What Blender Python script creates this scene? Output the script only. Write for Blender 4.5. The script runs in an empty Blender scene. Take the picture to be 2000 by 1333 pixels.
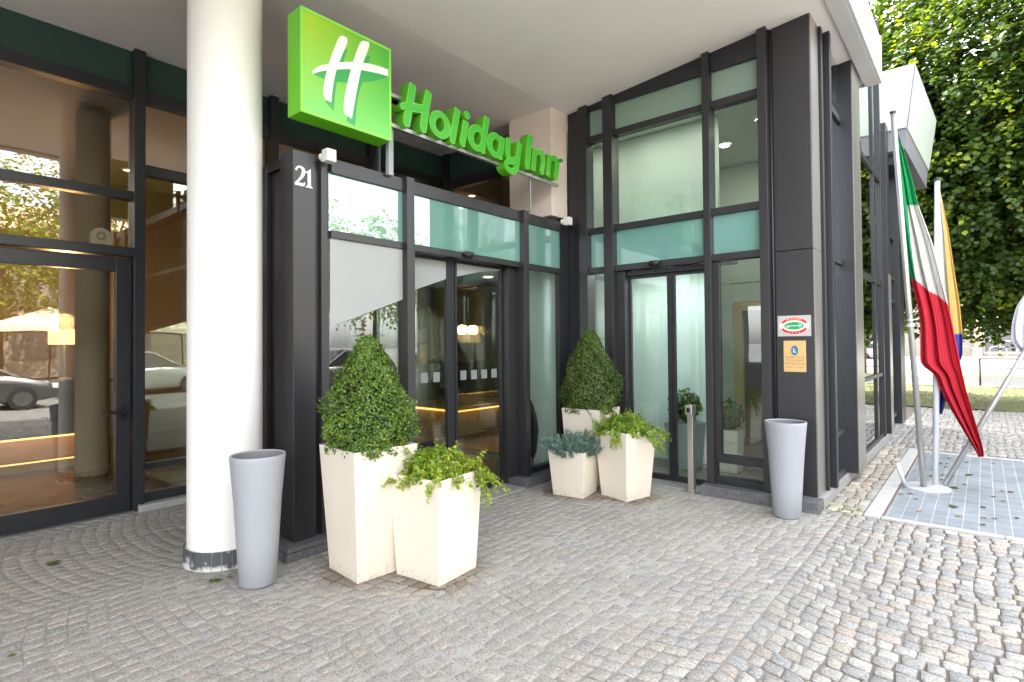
import bpy, bmesh, math, random
import numpy as np
from mathutils import Vector, Matrix
random.seed(7); RNG = np.random.default_rng(11)
SC = bpy.context.scene
COL = SC.collection
R = math.radians

# ---------------------------------------------------------------- materials
def mat(name):
    m = bpy.data.materials.new(name); m.use_nodes = True
    nt = m.node_tree
    for n in list(nt.nodes): nt.nodes.remove(n)
    out = nt.nodes.new('ShaderNodeOutputMaterial')
    return m, nt, out
def N(nt, t, **kw):
    n = nt.nodes.new(t)
    for k, v in kw.items():
        if k in n.inputs: n.inputs[k].default_value = v
        else: setattr(n, k, v)
    return n
def c4(c): return (c[0], c[1], c[2], 1.0)
def paint(name, col, rough=.5, metal=0., var=.06, scale=6., bump=0., bscale=60., coat=0., spec=.5, col2=None, rvar=.0, streak=False):
    m, nt, out = mat(name); L = nt.links.new
    p = N(nt, 'ShaderNodeBsdfPrincipled'); p.inputs['Roughness'].default_value = rough
    p.inputs['Metallic'].default_value = metal; p.inputs['Coat Weight'].default_value = coat
    p.inputs['Specular IOR Level'].default_value = spec
    tc = N(nt, 'ShaderNodeTexCoord')
    mp = N(nt, 'ShaderNodeMapping')
    if streak: mp.inputs['Scale'].default_value = (1, 1, .12)
    L(tc.outputs['Object'], mp.inputs['Vector'])
    nz = N(nt, 'ShaderNodeTexNoise'); nz.inputs['Scale'].default_value = scale; nz.inputs['Detail'].default_value = 5
    nz.inputs['Roughness'].default_value = .6
    L(mp.outputs['Vector'], nz.inputs['Vector'])
    mx = N(nt, 'ShaderNodeMix', data_type='RGBA')
    a = [max(0, c*(1-var)) for c in col]; b = [min(1, c*(1+var)) for c in (col2 or col)]
    mx.inputs[6].default_value = c4(a); mx.inputs[7].default_value = c4(b)
    rp = N(nt, 'ShaderNodeMapRange'); rp.inputs['From Min'].default_value = .3; rp.inputs['From Max'].default_value = .7
    L(nz.outputs['Fac'], rp.inputs['Value']); L(rp.outputs['Result'], mx.inputs[0])
    L(mx.outputs[2], p.inputs['Base Color'])
    if rvar:
        rr = N(nt, 'ShaderNodeMapRange'); rr.inputs['To Min'].default_value = rough-rvar; rr.inputs['To Max'].default_value = rough+rvar
        L(nz.outputs['Fac'], rr.inputs['Value']); L(rr.outputs['Result'], p.inputs['Roughness'])
    if bump:
        n2 = N(nt, 'ShaderNodeTexNoise'); n2.inputs['Scale'].default_value = bscale; n2.inputs['Detail'].default_value = 4
        L(tc.outputs['Object'], n2.inputs['Vector'])
        bp = N(nt, 'ShaderNodeBump'); bp.inputs['Strength'].default_value = bump; bp.inputs['Distance'].default_value = .01
        L(n2.outputs['Fac'], bp.inputs['Height']); L(bp.outputs['Normal'], p.inputs['Normal'])
    L(p.outputs[0], out.inputs[0]); return m
def emit(name, col, s):
    m, nt, out = mat(name)
    e = N(nt, 'ShaderNodeEmission'); e.inputs[0].default_value = c4(col); e.inputs[1].default_value = s
    nt.links.new(e.outputs[0], out.inputs[0]); return m
def glass(name, tint, r0=.08, rmax=.75, power=3.5, refl=(1, 1, 1)):
    m, nt, out = mat(name); L = nt.links.new
    lw = N(nt, 'ShaderNodeLayerWeight'); lw.inputs['Blend'].default_value = .5
    pw = N(nt, 'ShaderNodeMath', operation='POWER'); L(lw.outputs['Facing'], pw.inputs[0]); pw.inputs[1].default_value = power
    mr = N(nt, 'ShaderNodeMapRange'); mr.inputs['To Min'].default_value = r0; mr.inputs['To Max'].default_value = rmax
    L(pw.outputs[0], mr.inputs['Value'])
    t = N(nt, 'ShaderNodeBsdfTransparent'); t.inputs[0].default_value = c4(tint)
    g = N(nt, 'ShaderNodeBsdfGlossy'); g.inputs['Roughness'].default_value = .0; g.inputs['Color'].default_value = c4(refl)
    # float glass is never perfectly flat
    tc = N(nt, 'ShaderNodeTexCoord'); nz = N(nt, 'ShaderNodeTexNoise'); nz.inputs['Scale'].default_value = 1.6; nz.inputs['Detail'].default_value = 1
    L(tc.outputs['Object'], nz.inputs['Vector'])
    bp = N(nt, 'ShaderNodeBump'); bp.inputs['Strength'].default_value = .05; bp.inputs['Distance'].default_value = .02
    L(nz.outputs['Fac'], bp.inputs['Height']); L(bp.outputs['Normal'], g.inputs['Normal'])
    mx = N(nt, 'ShaderNodeMixShader'); L(mr.outputs[0], mx.inputs[0]); L(t.outputs[0], mx.inputs[1]); L(g.outputs[0], mx.inputs[2])
    L(mx.outputs[0], out.inputs[0]); return m
def satin_glass(name, col, r0=.12, rmax=.8, trans=.35):
    """opal back-painted glass: diffuse body, some light through it, mirror-like front face"""
    m, nt, out = mat(name); L = nt.links.new
    lw = N(nt, 'ShaderNodeLayerWeight'); lw.inputs['Blend'].default_value = .5
    pw = N(nt, 'ShaderNodeMath', operation='POWER'); L(lw.outputs['Facing'], pw.inputs[0]); pw.inputs[1].default_value = 3.2
    mr = N(nt, 'ShaderNodeMapRange'); mr.inputs['To Min'].default_value = r0; mr.inputs['To Max'].default_value = rmax
    L(pw.outputs[0], mr.inputs['Value'])
    d = N(nt, 'ShaderNodeBsdfDiffuse'); d.inputs[0].default_value = c4(col)
    tr = N(nt, 'ShaderNodeBsdfTranslucent'); tr.inputs[0].default_value = c4(col)
    m1 = N(nt, 'ShaderNodeMixShader'); m1.inputs[0].default_value = trans
    L(d.outputs[0], m1.inputs[1]); L(tr.outputs[0], m1.inputs[2])
    g = N(nt, 'ShaderNodeBsdfGlossy'); g.inputs['Roughness'].default_value = .015
    mx = N(nt, 'ShaderNodeMixShader'); L(mr.outputs[0], mx.inputs[0]); L(m1.outputs[0], mx.inputs[1]); L(g.outputs[0], mx.inputs[2])
    L(mx.outputs[0], out.inputs[0]); return m
def leafmat(name, trans=.35, gain=1., rough=.45, spec=.4):
    m, nt, out = mat(name); L = nt.links.new
    at = N(nt, 'ShaderNodeAttribute'); at.attribute_name = 'Col'
    p = N(nt, 'ShaderNodeBsdfPrincipled'); p.inputs['Roughness'].default_value = rough; p.inputs['Specular IOR Level'].default_value = spec
    tr = N(nt, 'ShaderNodeBsdfTranslucent')
    hs = N(nt, 'ShaderNodeHueSaturation'); hs.inputs['Hue'].default_value = .482; hs.inputs['Saturation'].default_value = 1.1; hs.inputs['Value'].default_value = 1.65
    L(at.outputs['Color'], p.inputs['Base Color']); L(at.outputs['Color'], hs.inputs['Color']); L(hs.outputs[0], tr.inputs[0])
    mx = N(nt, 'ShaderNodeMixShader'); mx.inputs[0].default_value = trans
    L(p.outputs[0], mx.inputs[1]); L(tr.outputs[0], mx.inputs[2]); L(mx.outputs[0], out.inputs[0]); return m
def attrmat(name, rough=.8, trans=0., bump=.25, bscale=90., speck=.25, sscale=160.):
    m, nt, out = mat(name); L = nt.links.new
    at = N(nt, 'ShaderNodeAttribute'); at.attribute_name = 'Col'
    p = N(nt, 'ShaderNodeBsdfPrincipled'); p.inputs['Roughness'].default_value = rough
    tc = N(nt, 'ShaderNodeTexCoord')
    nz = N(nt, 'ShaderNodeTexNoise'); nz.inputs['Scale'].default_value = sscale; nz.inputs['Detail'].default_value = 6; nz.inputs['Roughness'].default_value = .75
    L(tc.outputs['Object'], nz.inputs['Vector'])
    mr = N(nt, 'ShaderNodeMapRange'); mr.inputs['From Min'].default_value = .3; mr.inputs['From Max'].default_value = .7
    mr.inputs['To Min'].default_value = 1-speck; mr.inputs['To Max'].default_value = 1+speck
    L(nz.outputs['Fac'], mr.inputs['Value'])
    mul = N(nt, 'ShaderNodeVectorMath', operation='SCALE'); L(at.outputs['Color'], mul.inputs[0]); L(mr.outputs[0], mul.inputs['Scale'])
    L(mul.outputs[0], p.inputs['Base Color'])
    if bump:
        n2 = N(nt, 'ShaderNodeTexNoise'); n2.inputs['Scale'].default_value = bscale; n2.inputs['Detail'].default_value = 7; n2.inputs['Roughness'].default_value = .7
        L(tc.outputs['Object'], n2.inputs['Vector'])
        bp = N(nt, 'ShaderNodeBump'); bp.inputs['Strength'].default_value = bump; bp.inputs['Distance'].default_value = .01
        L(n2.outputs['Fac'], bp.inputs['Height']); L(bp.outputs['Normal'], p.inputs['Normal'])
    if trans:
        tr = N(nt, 'ShaderNodeBsdfTranslucent'); L(at.outputs['Color'], tr.inputs[0])
        mx = N(nt, 'ShaderNodeMixShader'); mx.inputs[0].default_value = trans
        L(p.outputs[0], mx.inputs[1]); L(tr.outputs[0], mx.inputs[2]); L(mx.outputs[0], out.inputs[0])
    else: L(p.outputs[0], out.inputs[0])
    return m

M = {}
M['frame'] = paint('anthracite_aluminium', (.036, .0345, .037), .38, .35, .10, 3, rvar=.06, spec=.6, streak=True)
M['frame_dark'] = paint('anthracite_deep', (.022, .023, .028), .36, .25, .10, 3, rvar=.05, spec=.6, streak=True)
M['skylit_steel'] = paint('brushed_steel_skylit', (.37, .345, .32), .30, .7, .08, 4, rvar=.05, streak=True)  # steel lightened: sky light and street reflection put into the base colour
M['groove'] = paint('groove_black', (.012, .012, .014), .6)
M['white_col'] = paint('column_white_paint', (.80, .785, .76), .5, 0, .025, 2.5, bump=.06, bscale=40, streak=True)
M['ceiling'] = paint('ceiling_plaster', (.86, .805, .755), .85, 0, .04, 1.2, bump=.10, bscale=25)
M['pier'] = paint('beige_plaster', (.74, .63, .56), .85, 0, .05, 2.0, bump=.12, bscale=40)
M['fascia'] = paint('white_fascia', (.62, .61, .60), .55, 0, .03, 2, streak=True)
M['canopy'] = paint('pale_green_white_panel', (.50, .56, .49), .4, 0, .02, 2)
M['canopy_grey'] = paint('grey_soffit_panel', (.20, .20, .22), .5, 0, .05, 2)
M['plinth'] = paint('dark_stone', (.11, .11, .115), .6, 0, .35, 30, bump=.2, bscale=70)
M['plinth_light'] = paint('grey_stone', (.30, .295, .29), .65, 0, .2, 25, bump=.2, bscale=70)
M['clear'] = glass('clear_glass', (.92, .97, .95), .06, .8)
M['clear_bronze'] = glass('bronze_tint_glass', (.89, .86, .78), .12, .85, 3.0)
M['clear_side'] = glass('side_wing_glass', (.45, .50, .48), .18, .9, 2.2)
M['teal'] = satin_glass('teal_opal_glass', (.26, .52, .46), .09, .8)
M['teal_mirror'] = satin_glass('teal_opal_glass_bright', (.24, .50, .42), .22, .9)
M['sage'] = satin_glass('sage_opal_glass', (.34, .46, .38), .06, .5)
M['dark_green'] = satin_glass('dark_green_spandrel', (.026, .055, .048), .05, .35, 0.)
M['film'] = paint('frosted_film', (.345, .355, .35), .45, 0, .02, 2, spec=.3)
M['marker'] = paint('marker_film', (.20, .215, .205), .5)
M['film_white'] = satin_glass('white_frosted_screen', (.78, .88, .85), .04, .3, .4)
M['cream'] = paint('cream_planter', (.75, .67, .565), .42, 0, .02, 3, spec=.35)
_nt = M['cream'].node_tree; _p = next(n for n in _nt.nodes if n.type == 'BSDF_PRINCIPLED'); _src = _p.inputs['Base Color'].links[0].from_socket
_tc = N(_nt, 'ShaderNodeTexCoord'); _nz = N(_nt, 'ShaderNodeTexNoise'); _nz.inputs['Scale'].default_value = 26; _nz.inputs['Detail'].default_value = 8; _nz.inputs['Roughness'].default_value = .7
_nt.links.new(_tc.outputs['Object'], _nz.inputs['Vector'])
_sp = N(_nt, 'ShaderNodeSeparateXYZ'); _nt.links.new(_tc.outputs['Object'], _sp.inputs[0])
_h = N(_nt, 'ShaderNodeMapRange'); _h.inputs['From Min'].default_value = 0; _h.inputs['From Max'].default_value = .16; _h.inputs['To Min'].default_value = .12; _h.inputs['To Max'].default_value = -.12; _nt.links.new(_sp.outputs['Z'], _h.inputs['Value'])
_a = N(_nt, 'ShaderNodeMath', operation='ADD'); _nt.links.new(_nz.outputs['Fac'], _a.inputs[0]); _nt.links.new(_h.outputs[0], _a.inputs[1])
_m = N(_nt, 'ShaderNodeMapRange'); _m.inputs['From Min'].default_value = .56; _m.inputs['From Max'].default_value = .72; _m.inputs['To Max'].default_value = .45; _nt.links.new(_a.outputs[0], _m.inputs['Value'])
_x = N(_nt, 'ShaderNodeMix', data_type='RGBA'); _x.inputs[7].default_value = (.30, .22, .15, 1); _nt.links.new(_src, _x.inputs[6]); _nt.links.new(_m.outputs[0], _x.inputs[0]); _nt.links.new(_x.outputs[2], _p.inputs['Base Color'])
M['soil'] = paint('soil', (.05, .035, .025), .95, 0, .4, 40, bump=.6, bscale=60)
M['bin'] = paint('grey_bin', (.335, .345, .375), .5, 0, .04, 3, bump=.03, bscale=150, rvar=.05, streak=True)
M['bin_in'] = paint('bin_inside', (.19, .19, .20), .6)
M['white_plastic'] = paint('white_plastic', (.75, .74, .71), .35)
M['black'] = paint('black_plastic', (.012, .012, .013), .3)
M['steel'] = paint('satin_steel', (.50, .47, .43), .32, .85, .06, 6, streak=True)
M['pole'] = paint('pole_grey', (.42, .42, .41), .3, .6, .05, 4, streak=True)
M['pole_white'] = paint('pole_white', (.72, .73, .74), .25, .25, .03, 4)
M['sign_body'] = paint('sign_green_side', (.13, .50, .012), .35, 0, .04, 4, spec=.4)
M['sign_letter'] = paint('sign_letter_face', (.06, .43, .035), .32, 0, .04, 5, spec=.4)
M['sign_rim'] = paint('sign_rim', (.24, .66, .07), .35)
M['letter_side'] = paint('letter_side', (.10, .42, .015), .35)
M['sign_white'] = paint('sign_white', (.85, .86, .80), .35, 0, .01, 4)
M['sign_shadow'] = paint('sign_dark_green', (.035, .36, .075), .35, 0, .08, 3)
M['digit'] = paint('digit_white', (.82, .82, .80), .4)
M['brass'] = paint('brass', (.72, .46, .20), .34, .25, .05, 8)
M['engrave'] = paint('engraving', (.30, .19, .08), .6)
M['plaque_grey'] = paint('plaque_grey', (.50, .49, .49), .35, .2)
M['red'] = paint('red_enamel', (.62, .02, .03), .4)
M['green'] = paint('green_enamel', (.01, .33, .12), .4)
M['cream_en'] = paint('cream_enamel', (.80, .74, .62), .4)
M['blue'] = paint('blue_enamel', (.04, .15, .40), .4)
M['gold'] = paint('gold_enamel', (.62, .50, .10), .35, .3)
M['tile_joint'] = paint('tile_joint', (.56, .56, .57), .8, 0, .1, 20)
M['kerb'] = paint('kerb_stone', (.49, .475, .45), .8, 0, .12, 12, bump=.15, bscale=80)
M['sand'] = attrmat('joint_sand', .95, 0, .8, 90, .4, 110)
M['stone'] = attrmat('cobble_stone', .80, 0, .9, 75, .60, 70)
M['asphalt'] = paint('asphalt', (.22, .215, .21), .9, 0, .2, 8, bump=.3, bscale=120)
M['concrete'] = paint('concrete', (.25, .235, .215), .9, 0, .1, 1.5, bump=.1, bscale=40)
M['verge'] = paint('dry_verge', (.30, .22, .11), .95, 0, .35, 2.5, col2=(.20, .20, .07), bump=.4, bscale=30)
M['lawn'] = paint('lawn_soil', (.13, .115, .045), .95, 0, .4, 1.3, col2=(.10, .12, .03), bump=.5, bscale=30)
M['black_rail'] = paint('black_rail', (.02, .022, .02), .45)
M['bark'] = paint('bark', (.11, .085, .06), .9, 0, .35, 6, bump=.6, bscale=20)
M['leaf_tree'] = leafmat('linden_leaf', .38)
M['leaf_box'] = leafmat('box_leaf', .22, rough=.38, spec=.45)
M['leaf_gold'] = leafmat('golden_leaf', .30, rough=.4)
M['needle'] = leafmat('juniper_needle', .12, rough=.6)
M['leaf_dry'] = leafmat('fallen_leaf', .15, rough=.6)
M['inner'] = paint('inner_shade_core', (.018, .022, .010), .9, 0, .4, 60, bump=.6)  # near-black stands in for deep shade inside the cone bushes
M['twig'] = paint('twig', (.20, .13, .05), .8)
M['flag'] = attrmat('flag_cloth', .8, .35, .05, 300, .04, 60)
M['int_wall'] = paint('lobby_wall', (.30, .23, .155), .8, 0, .05, 2)
M['int_col'] = paint('lobby_column', (.42, .40, .37), .6, 0, .03, 3)
M['int_dark'] = paint('lobby_dark_wall', (.07, .06, .055), .6, 0, .1, 2)
M['int_white'] = paint('lobby_white_wall', (.62, .72, .67), .8, 0, .03, 2)
M['int_floor'] = paint('lobby_floor', (.15, .13, .11), .25, 0, .12, 3, spec=.5)
M['int_ceil'] = paint('lobby_ceiling', (.40, .37, .34), .85, 0, .04, 2)
M['desk_black'] = paint('desk_black', (.016, .014, .013), .25)
M['desk_wood'] = paint('desk_panel', (.50, .33, .17), .4, 0, .1, 3)
M['lampshade'] = emit('lit_lampshade', (1., .52, .20), .42)
M['led'] = emit('led_strip', (1., .47, .14), .42)
M['downlight'] = emit('downlight', (1., .72, .42), .9)
M['wing_fill'] = emit('wing_fill', (1., .95, .80), 13.)  # fill added over the wing to brighten the white partition
M['lift_fill'] = emit('lift_fill', (1., .86, .62), 45.)  # strong fill added to brighten the lift
M['door_fill'] = emit('door_fill', (.93, 1., .96), 10.)  # fill added above the sliding door to brighten the partition behind it
M['beige_metal'] = paint('lift_frame', (.72, .60, .38), .4, .3)
M['umbrella'] = paint('umbrella_cloth', (.014, .015, .02), .6)
M['car_white'] = paint('car_white', (.38, .38, .38), .25, 0, .01, 2, coat=.6)
M['car_silver'] = paint('car_silver', (.10, .105, .11), .3, .6, .02, 2, coat=.6)
M['car_blue'] = paint('car_blue', (.05, .09, .17), .3, .3, .02, 2, coat=.6)
M['car_glass'] = paint('car_glass', (.015, .02, .022), .06, 0, .02, 2, spec=.8)
M['tyre'] = paint('tyre', (.018, .018, .018), .85)
M['rim'] = paint('rim', (.22, .22, .225), .3, .8)
M['lamp_red'] = paint('tail_red', (.45, .01, .01), .2)
M['house_wall'] = paint('house_wall', (.27, .24, .19), .85, 0, .06, .6)
M['house_trim'] = paint('house_trim', (.70, .42, .32), .8)
M['house_glass'] = paint('house_glass', (.16, .15, .15), .15)
M['awning'] = paint('awning_cloth', (.66, .58, .46), .8)
M['street_green'] = paint('sign_teal', (.02, .30, .22), .4)

# ---------------------------------------------------------------- mesh helper
class MB:
    def __init__(s): s.v = []; s.f = []; s.c = []
    def add(s, vs, fs):
        b = len(s.v); s.v += [tuple(map(float, p)) for p in vs]; s.f += [tuple(b+i for i in f) for f in fs]; return s
    def box(s, x0, x1, y0, y1, z0, z1):
        x0, x1 = min(x0, x1), max(x0, x1); y0, y1 = min(y0, y1), max(y0, y1)
        return s.add([(x0,y0,z0),(x1,y0,z0),(x1,y1,z0),(x0,y1,z0),(x0,y0,z1),(x1,y0,z1),(x1,y1,z1),(x0,y1,z1)],
                     [(0,3,2,1),(4,5,6,7),(0,1,5,4),(1,2,6,5),(2,3,7,6),(3,0,4,7)])
    def prism(s, pts, ax, a, b):
        """polygon pts (2D, ccw in the given plane) extruded along axis ax from a to b"""
        n = len(pts)
        def P(p, d): return {0: (d, p[0], p[1]), 1: (p[0], d, p[1]), 2: (p[0], p[1], d)}[ax]
        vs = [P(p, a) for p in pts]+[P(p, b) for p in pts]
        return s.add(vs, [tuple(range(n))[::-1], tuple(range(n, 2*n))]+[(i, (i+1) % n, n+(i+1) % n, n+i) for i in range(n)])
    def lathe(s, prof, cx=0, cy=0, n=48, cap=False):
        b = len(s.v)
        for r, z in prof:
            for i in range(n):
                a = 2*math.pi*i/n; s.v.append((cx+r*math.cos(a), cy+r*math.sin(a), z))
        for k in range(len(prof)-1):
            for i in range(n):
                j = (i+1) % n; s.f.append((b+k*n+i, b+k*n+j, b+(k+1)*n+j, b+(k+1)*n+i))
        if cap:
            s.f.append(tuple(b+i for i in range(n))[::-1]); s.f.append(tuple(b+(len(prof)-1)*n+i for i in range(n)))
        return s
    def tube(s, path, r, n=10):
        path = [Vector(p) for p in path]; b = len(s.v)
        rs = r if isinstance(r, (list, tuple)) else [r]*len(path)
        for k, p in enumerate(path):
            d = (path[min(k+1, len(path)-1)]-path[max(k-1, 0)]).normalized()
            u = d.orthogonal().normalized() if k == 0 else (pu-d*pu.dot(d)).normalized()
            pu = u; w = d.cross(u)
            for i in range(n):
                a = 2*math.pi*i/n; q = p+(u*math.cos(a)+w*math.sin(a))*rs[k]; s.v.append(tuple(q))
        for k in range(len(path)-1):
            for i in range(n):
                j = (i+1) % n; s.f.append((b+k*n+i, b+k*n+j, b+(k+1)*n+j, b+(k+1)*n+i))
        s.f.append(tuple(b+i for i in range(n))[::-1]); s.f.append(tuple(b+(len(path)-1)*n+i for i in range(n)))
        return s
def wpos(o):
    p = Vector((0, 0, 0))
    while o is not None: p += o.location; o = o.parent
    return p
def obj(name, mb, m, parent=None, smooth=False, bevel=0., world=True, label=None):
    me = bpy.data.meshes.new(name)
    off = wpos(parent) if (parent is not None and world) else Vector((0, 0, 0))
    if isinstance(mb, MB):
        me.from_pydata([(x-off.x, y-off.y, z-off.z) for x, y, z in mb.v], [], mb.f)
        bm = bmesh.new(); bm.from_mesh(me); bmesh.ops.recalc_face_normals(bm, faces=bm.faces); bm.to_mesh(me); bm.free()
    me.materials.append(m)
    if smooth: me.shade_smooth()
    o = bpy.data.objects.new(name, me); COL.objects.link(o)
    if parent is not None: o.parent = parent
    if bevel:
        md = o.modifiers.new('bevel', 'BEVEL'); md.width = bevel; md.segments = 2; md.limit_method = 'ANGLE'; md.angle_limit = R(40)
    if label: o['label'] = label
    return o
def thing(name, label, cat, loc=(0, 0, 0), group=None):
    o = bpy.data.objects.new(name, None); COL.objects.link(o); o.location = loc
    o.empty_display_size = .1; o['label'] = label; o['category'] = cat
    if group: o['group'] = group
    return o
def tag(o, label, cat, group=None):
    o['label'] = label; o['category'] = cat
    if group: o['group'] = group
    return o
def struct(name, mb, m, kind='structure', **kw):
    o = obj(name, mb, m, **kw); o['kind'] = kind; return o
def copytree(o, parent=None):
    c = o.copy(); COL.objects.link(c); c.parent = parent
    for ch in list(o.children): copytree(ch, c)
    return c
def mesh_np(name, V, F, m, cols=None, parent=None, smooth=False):
    """V (n,3), F list of equal-length rows arrays, cols (n,3) per vertex"""
    me = bpy.data.meshes.new(name)
    if not isinstance(F, list): F = [F]
    nl = sum(f.size for f in F); nf = sum(len(f) for f in F)
    me.vertices.add(len(V)); me.vertices.foreach_set('co', np.ascontiguousarray(V, dtype=np.float32).ravel())
    me.loops.add(nl); me.loops.foreach_set('vertex_index', np.concatenate([f.ravel() for f in F]).astype(np.int32))
    tot = np.concatenate([np.full(len(f), f.shape[1]) for f in F]); st = np.concatenate([[0], np.cumsum(tot)[:-1]])
    me.polygons.add(nf); me.polygons.foreach_set('loop_start', st.astype(np.int32)); me.polygons.foreach_set('loop_total', tot.astype(np.int32))
    me.update(calc_edges=True); me.validate()
    if cols is not None:
        a = me.color_attributes.new('Col', 'FLOAT_COLOR', 'POINT')
        a.data.foreach_set('color', np.concatenate([cols, np.ones((len(cols), 1))], 1).astype(np.float32).ravel())
    me.materials.append(m)
    if smooth: me.shade_smooth()
    o = bpy.data.objects.new(name, me); COL.objects.link(o)
    if parent is not None: o.parent = parent
    return o
def unit(a): return a/np.maximum(np.linalg.norm(a, axis=-1, keepdims=True), 1e-9)
def leaves(pos, nrm, size, cols, long=1.5, fold=.25, n6=True, droop=None):
    """one small folded leaf per row of pos"""
    n = len(pos); size = np.asarray(size).reshape(-1, 1)*np.ones((n, 1))
    r = RNG.normal(size=(n, 3)) if droop is None else droop+RNG.normal(size=(n, 3))*.35
    d = unit(r-nrm*np.sum(r*nrm, 1, keepdims=True)); w = np.cross(nrm, d)
    if n6:
        prof = [(0, 0, 0), (.25, .42, fold*.42), (.62, .40, fold*.40), (1, 0, -.06), (.62, -.40, fold*.40), (.25, -.42, fold*.42)]
        V = np.stack([pos+d*(a*long-long/2)*size+w*b*size+nrm*c*size for a, b, c in prof], 1).reshape(-1, 3)
        b = np.arange(n)[:, None]*6
        F = np.concatenate([b+np.array([[0, 1, 2, 3]]), b+np.array([[0, 3, 4, 5]])]); k = 6
    else:
        prof = [(0, 0, 0), (.5, .4, fold*.4), (1, 0, 0), (.5, -.4, fold*.4)]
        V = np.stack([pos+d*(a*long-long/2)*size+w*b*size+nrm*c*size for a, b, c in prof], 1).reshape(-1, 3)
        b = np.arange(n)[:, None]*4
        F = np.concatenate([b+np.array([[0, 1, 2]]), b+np.array([[0, 2, 3]])]); k = 4
    return V, F, np.repeat(cols, k, 0)

# ---------------------------------------------------------------- camera
CAM = np.array([1.2002, -5.8007, 1.55])
yaw, pit, rol = R(130.33201), R(.98523), R(-.50078)
f = Vector((math.cos(yaw)*math.cos(pit), math.sin(yaw)*math.cos(pit), math.sin(pit)))
r_ = f.cross(Vector((0, 0, 1))).normalized(); u_ = r_.cross(f)
r2 = r_*math.cos(rol)+u_*math.sin(rol); u2 = -r_*math.sin(rol)+u_*math.cos(rol)
cd = bpy.data.cameras.new('camera'); cam = bpy.data.objects.new('camera', cd); COL.objects.link(cam)
mw = Matrix((( r2.x, u2.x, -f.x, CAM[0]), (r2.y, u2.y, -f.y, CAM[1]), (r2.z, u2.z, -f.z, CAM[2]), (0, 0, 0, 1)))
cam.matrix_world = mw
cd.sensor_width = 36.; cd.lens = 1086.53/2000*36
cd.shift_x = (1000-998.02)/2000; cd.shift_y = (654.02-666.5)/2000
cd.clip_start = .05; cd.clip_end = 2000
SC.camera = cam

# ================================================================= GROUND
g = MB().box(-300, 300, -300, 300, -.6, -.10)
struct('ground', g, M['asphalt'])
g = MB().box(-16, 4.5, -40, 10.3, -.55, -.036)
struct('pavement', g, M['concrete'])
g = MB().box(4.5, 4.64, -40, 10.3, -.55, .004)
struct('street_kerb', g, M['kerb'], bevel=.012)
# grass strip, kerb, far pavement, verge
gx, gy = np.meshgrid(np.linspace(-40, 40, 161), np.linspace(10.3, 18.0, 40), indexing='ij')
gz = .01+.02*np.sin(gx*1.7+gy)*np.cos(gy*2.1)+RNG.normal(size=gx.shape)*.008
idx = np.arange(gx.size).reshape(gx.shape)
F = np.stack([idx[:-1, :-1], idx[1:, :-1], idx[1:, 1:], idx[:-1, 1:]], -1).reshape(-1, 4)
o = mesh_np('lawn', np.stack([gx, gy, gz], -1).reshape(-1, 3), F, M['lawn'], smooth=True); o['kind'] = 'structure'
struct('lawn_kerb', MB().box(-40, 40, 18.0, 18.18, -.3, .04), M['kerb'], bevel=.01)
struct('far_pavement', MB().box(-40, 40, 18.18, 24.5, -.3, 0.0), M['concrete'])
struct('verge', MB().box(-40, 40, 24.5, 31, -.3, .005), M['verge'])
struct('far_road', MB().box(-60, 60, 31, 56, -.3, -.06), paint('pale_asphalt', (.20, .20, .21), .9, 0, .12, .4))
struct('opposite_pavement', MB().box(-60, 60, 56, 61, -.3, .05), M['concrete'])
struct('street_pavement', MB().box(13.0, 17.5, -60, 10, -.3, .02), M['concrete'])
# grass blades (stuff)
n = 15000
P = np.stack([RNG.uniform(-3.2, 6, n), 10.35+7.6*RNG.random(n)**1.2, np.zeros(n)], 1)
keep = (np.sin(P[:, 0]*2.2+1)*np.sin(P[:, 1]*1.9)+RNG.normal(size=n)*.6) > -.35
P = P[keep]; n = len(P)
h = RNG.uniform(.03, .085, n); a = RNG.uniform(0, 6.28, n); w = .006
d = np.stack([np.cos(a), np.sin(a), np.zeros(n)], 1); lean = RNG.normal(size=(n, 3))*.02; lean[:, 2] = 0
V = np.stack([P-d*w, P+d*w, P+lean+np.array([0, 0, 1])*h[:, None]], 1).reshape(-1, 3); V[:, 2] += .0
F = np.arange(3*n).reshape(-1, 3)
mixv = RNG.random((n, 1)); C = np.array([.07, .09, .025])*(1-mixv)+np.array([.17, .13, .055])*mixv
o = mesh_np('grass', V, F, M['leaf_dry'], np.repeat(C, 3, 0)); o['kind'] = 'stuff'

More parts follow.
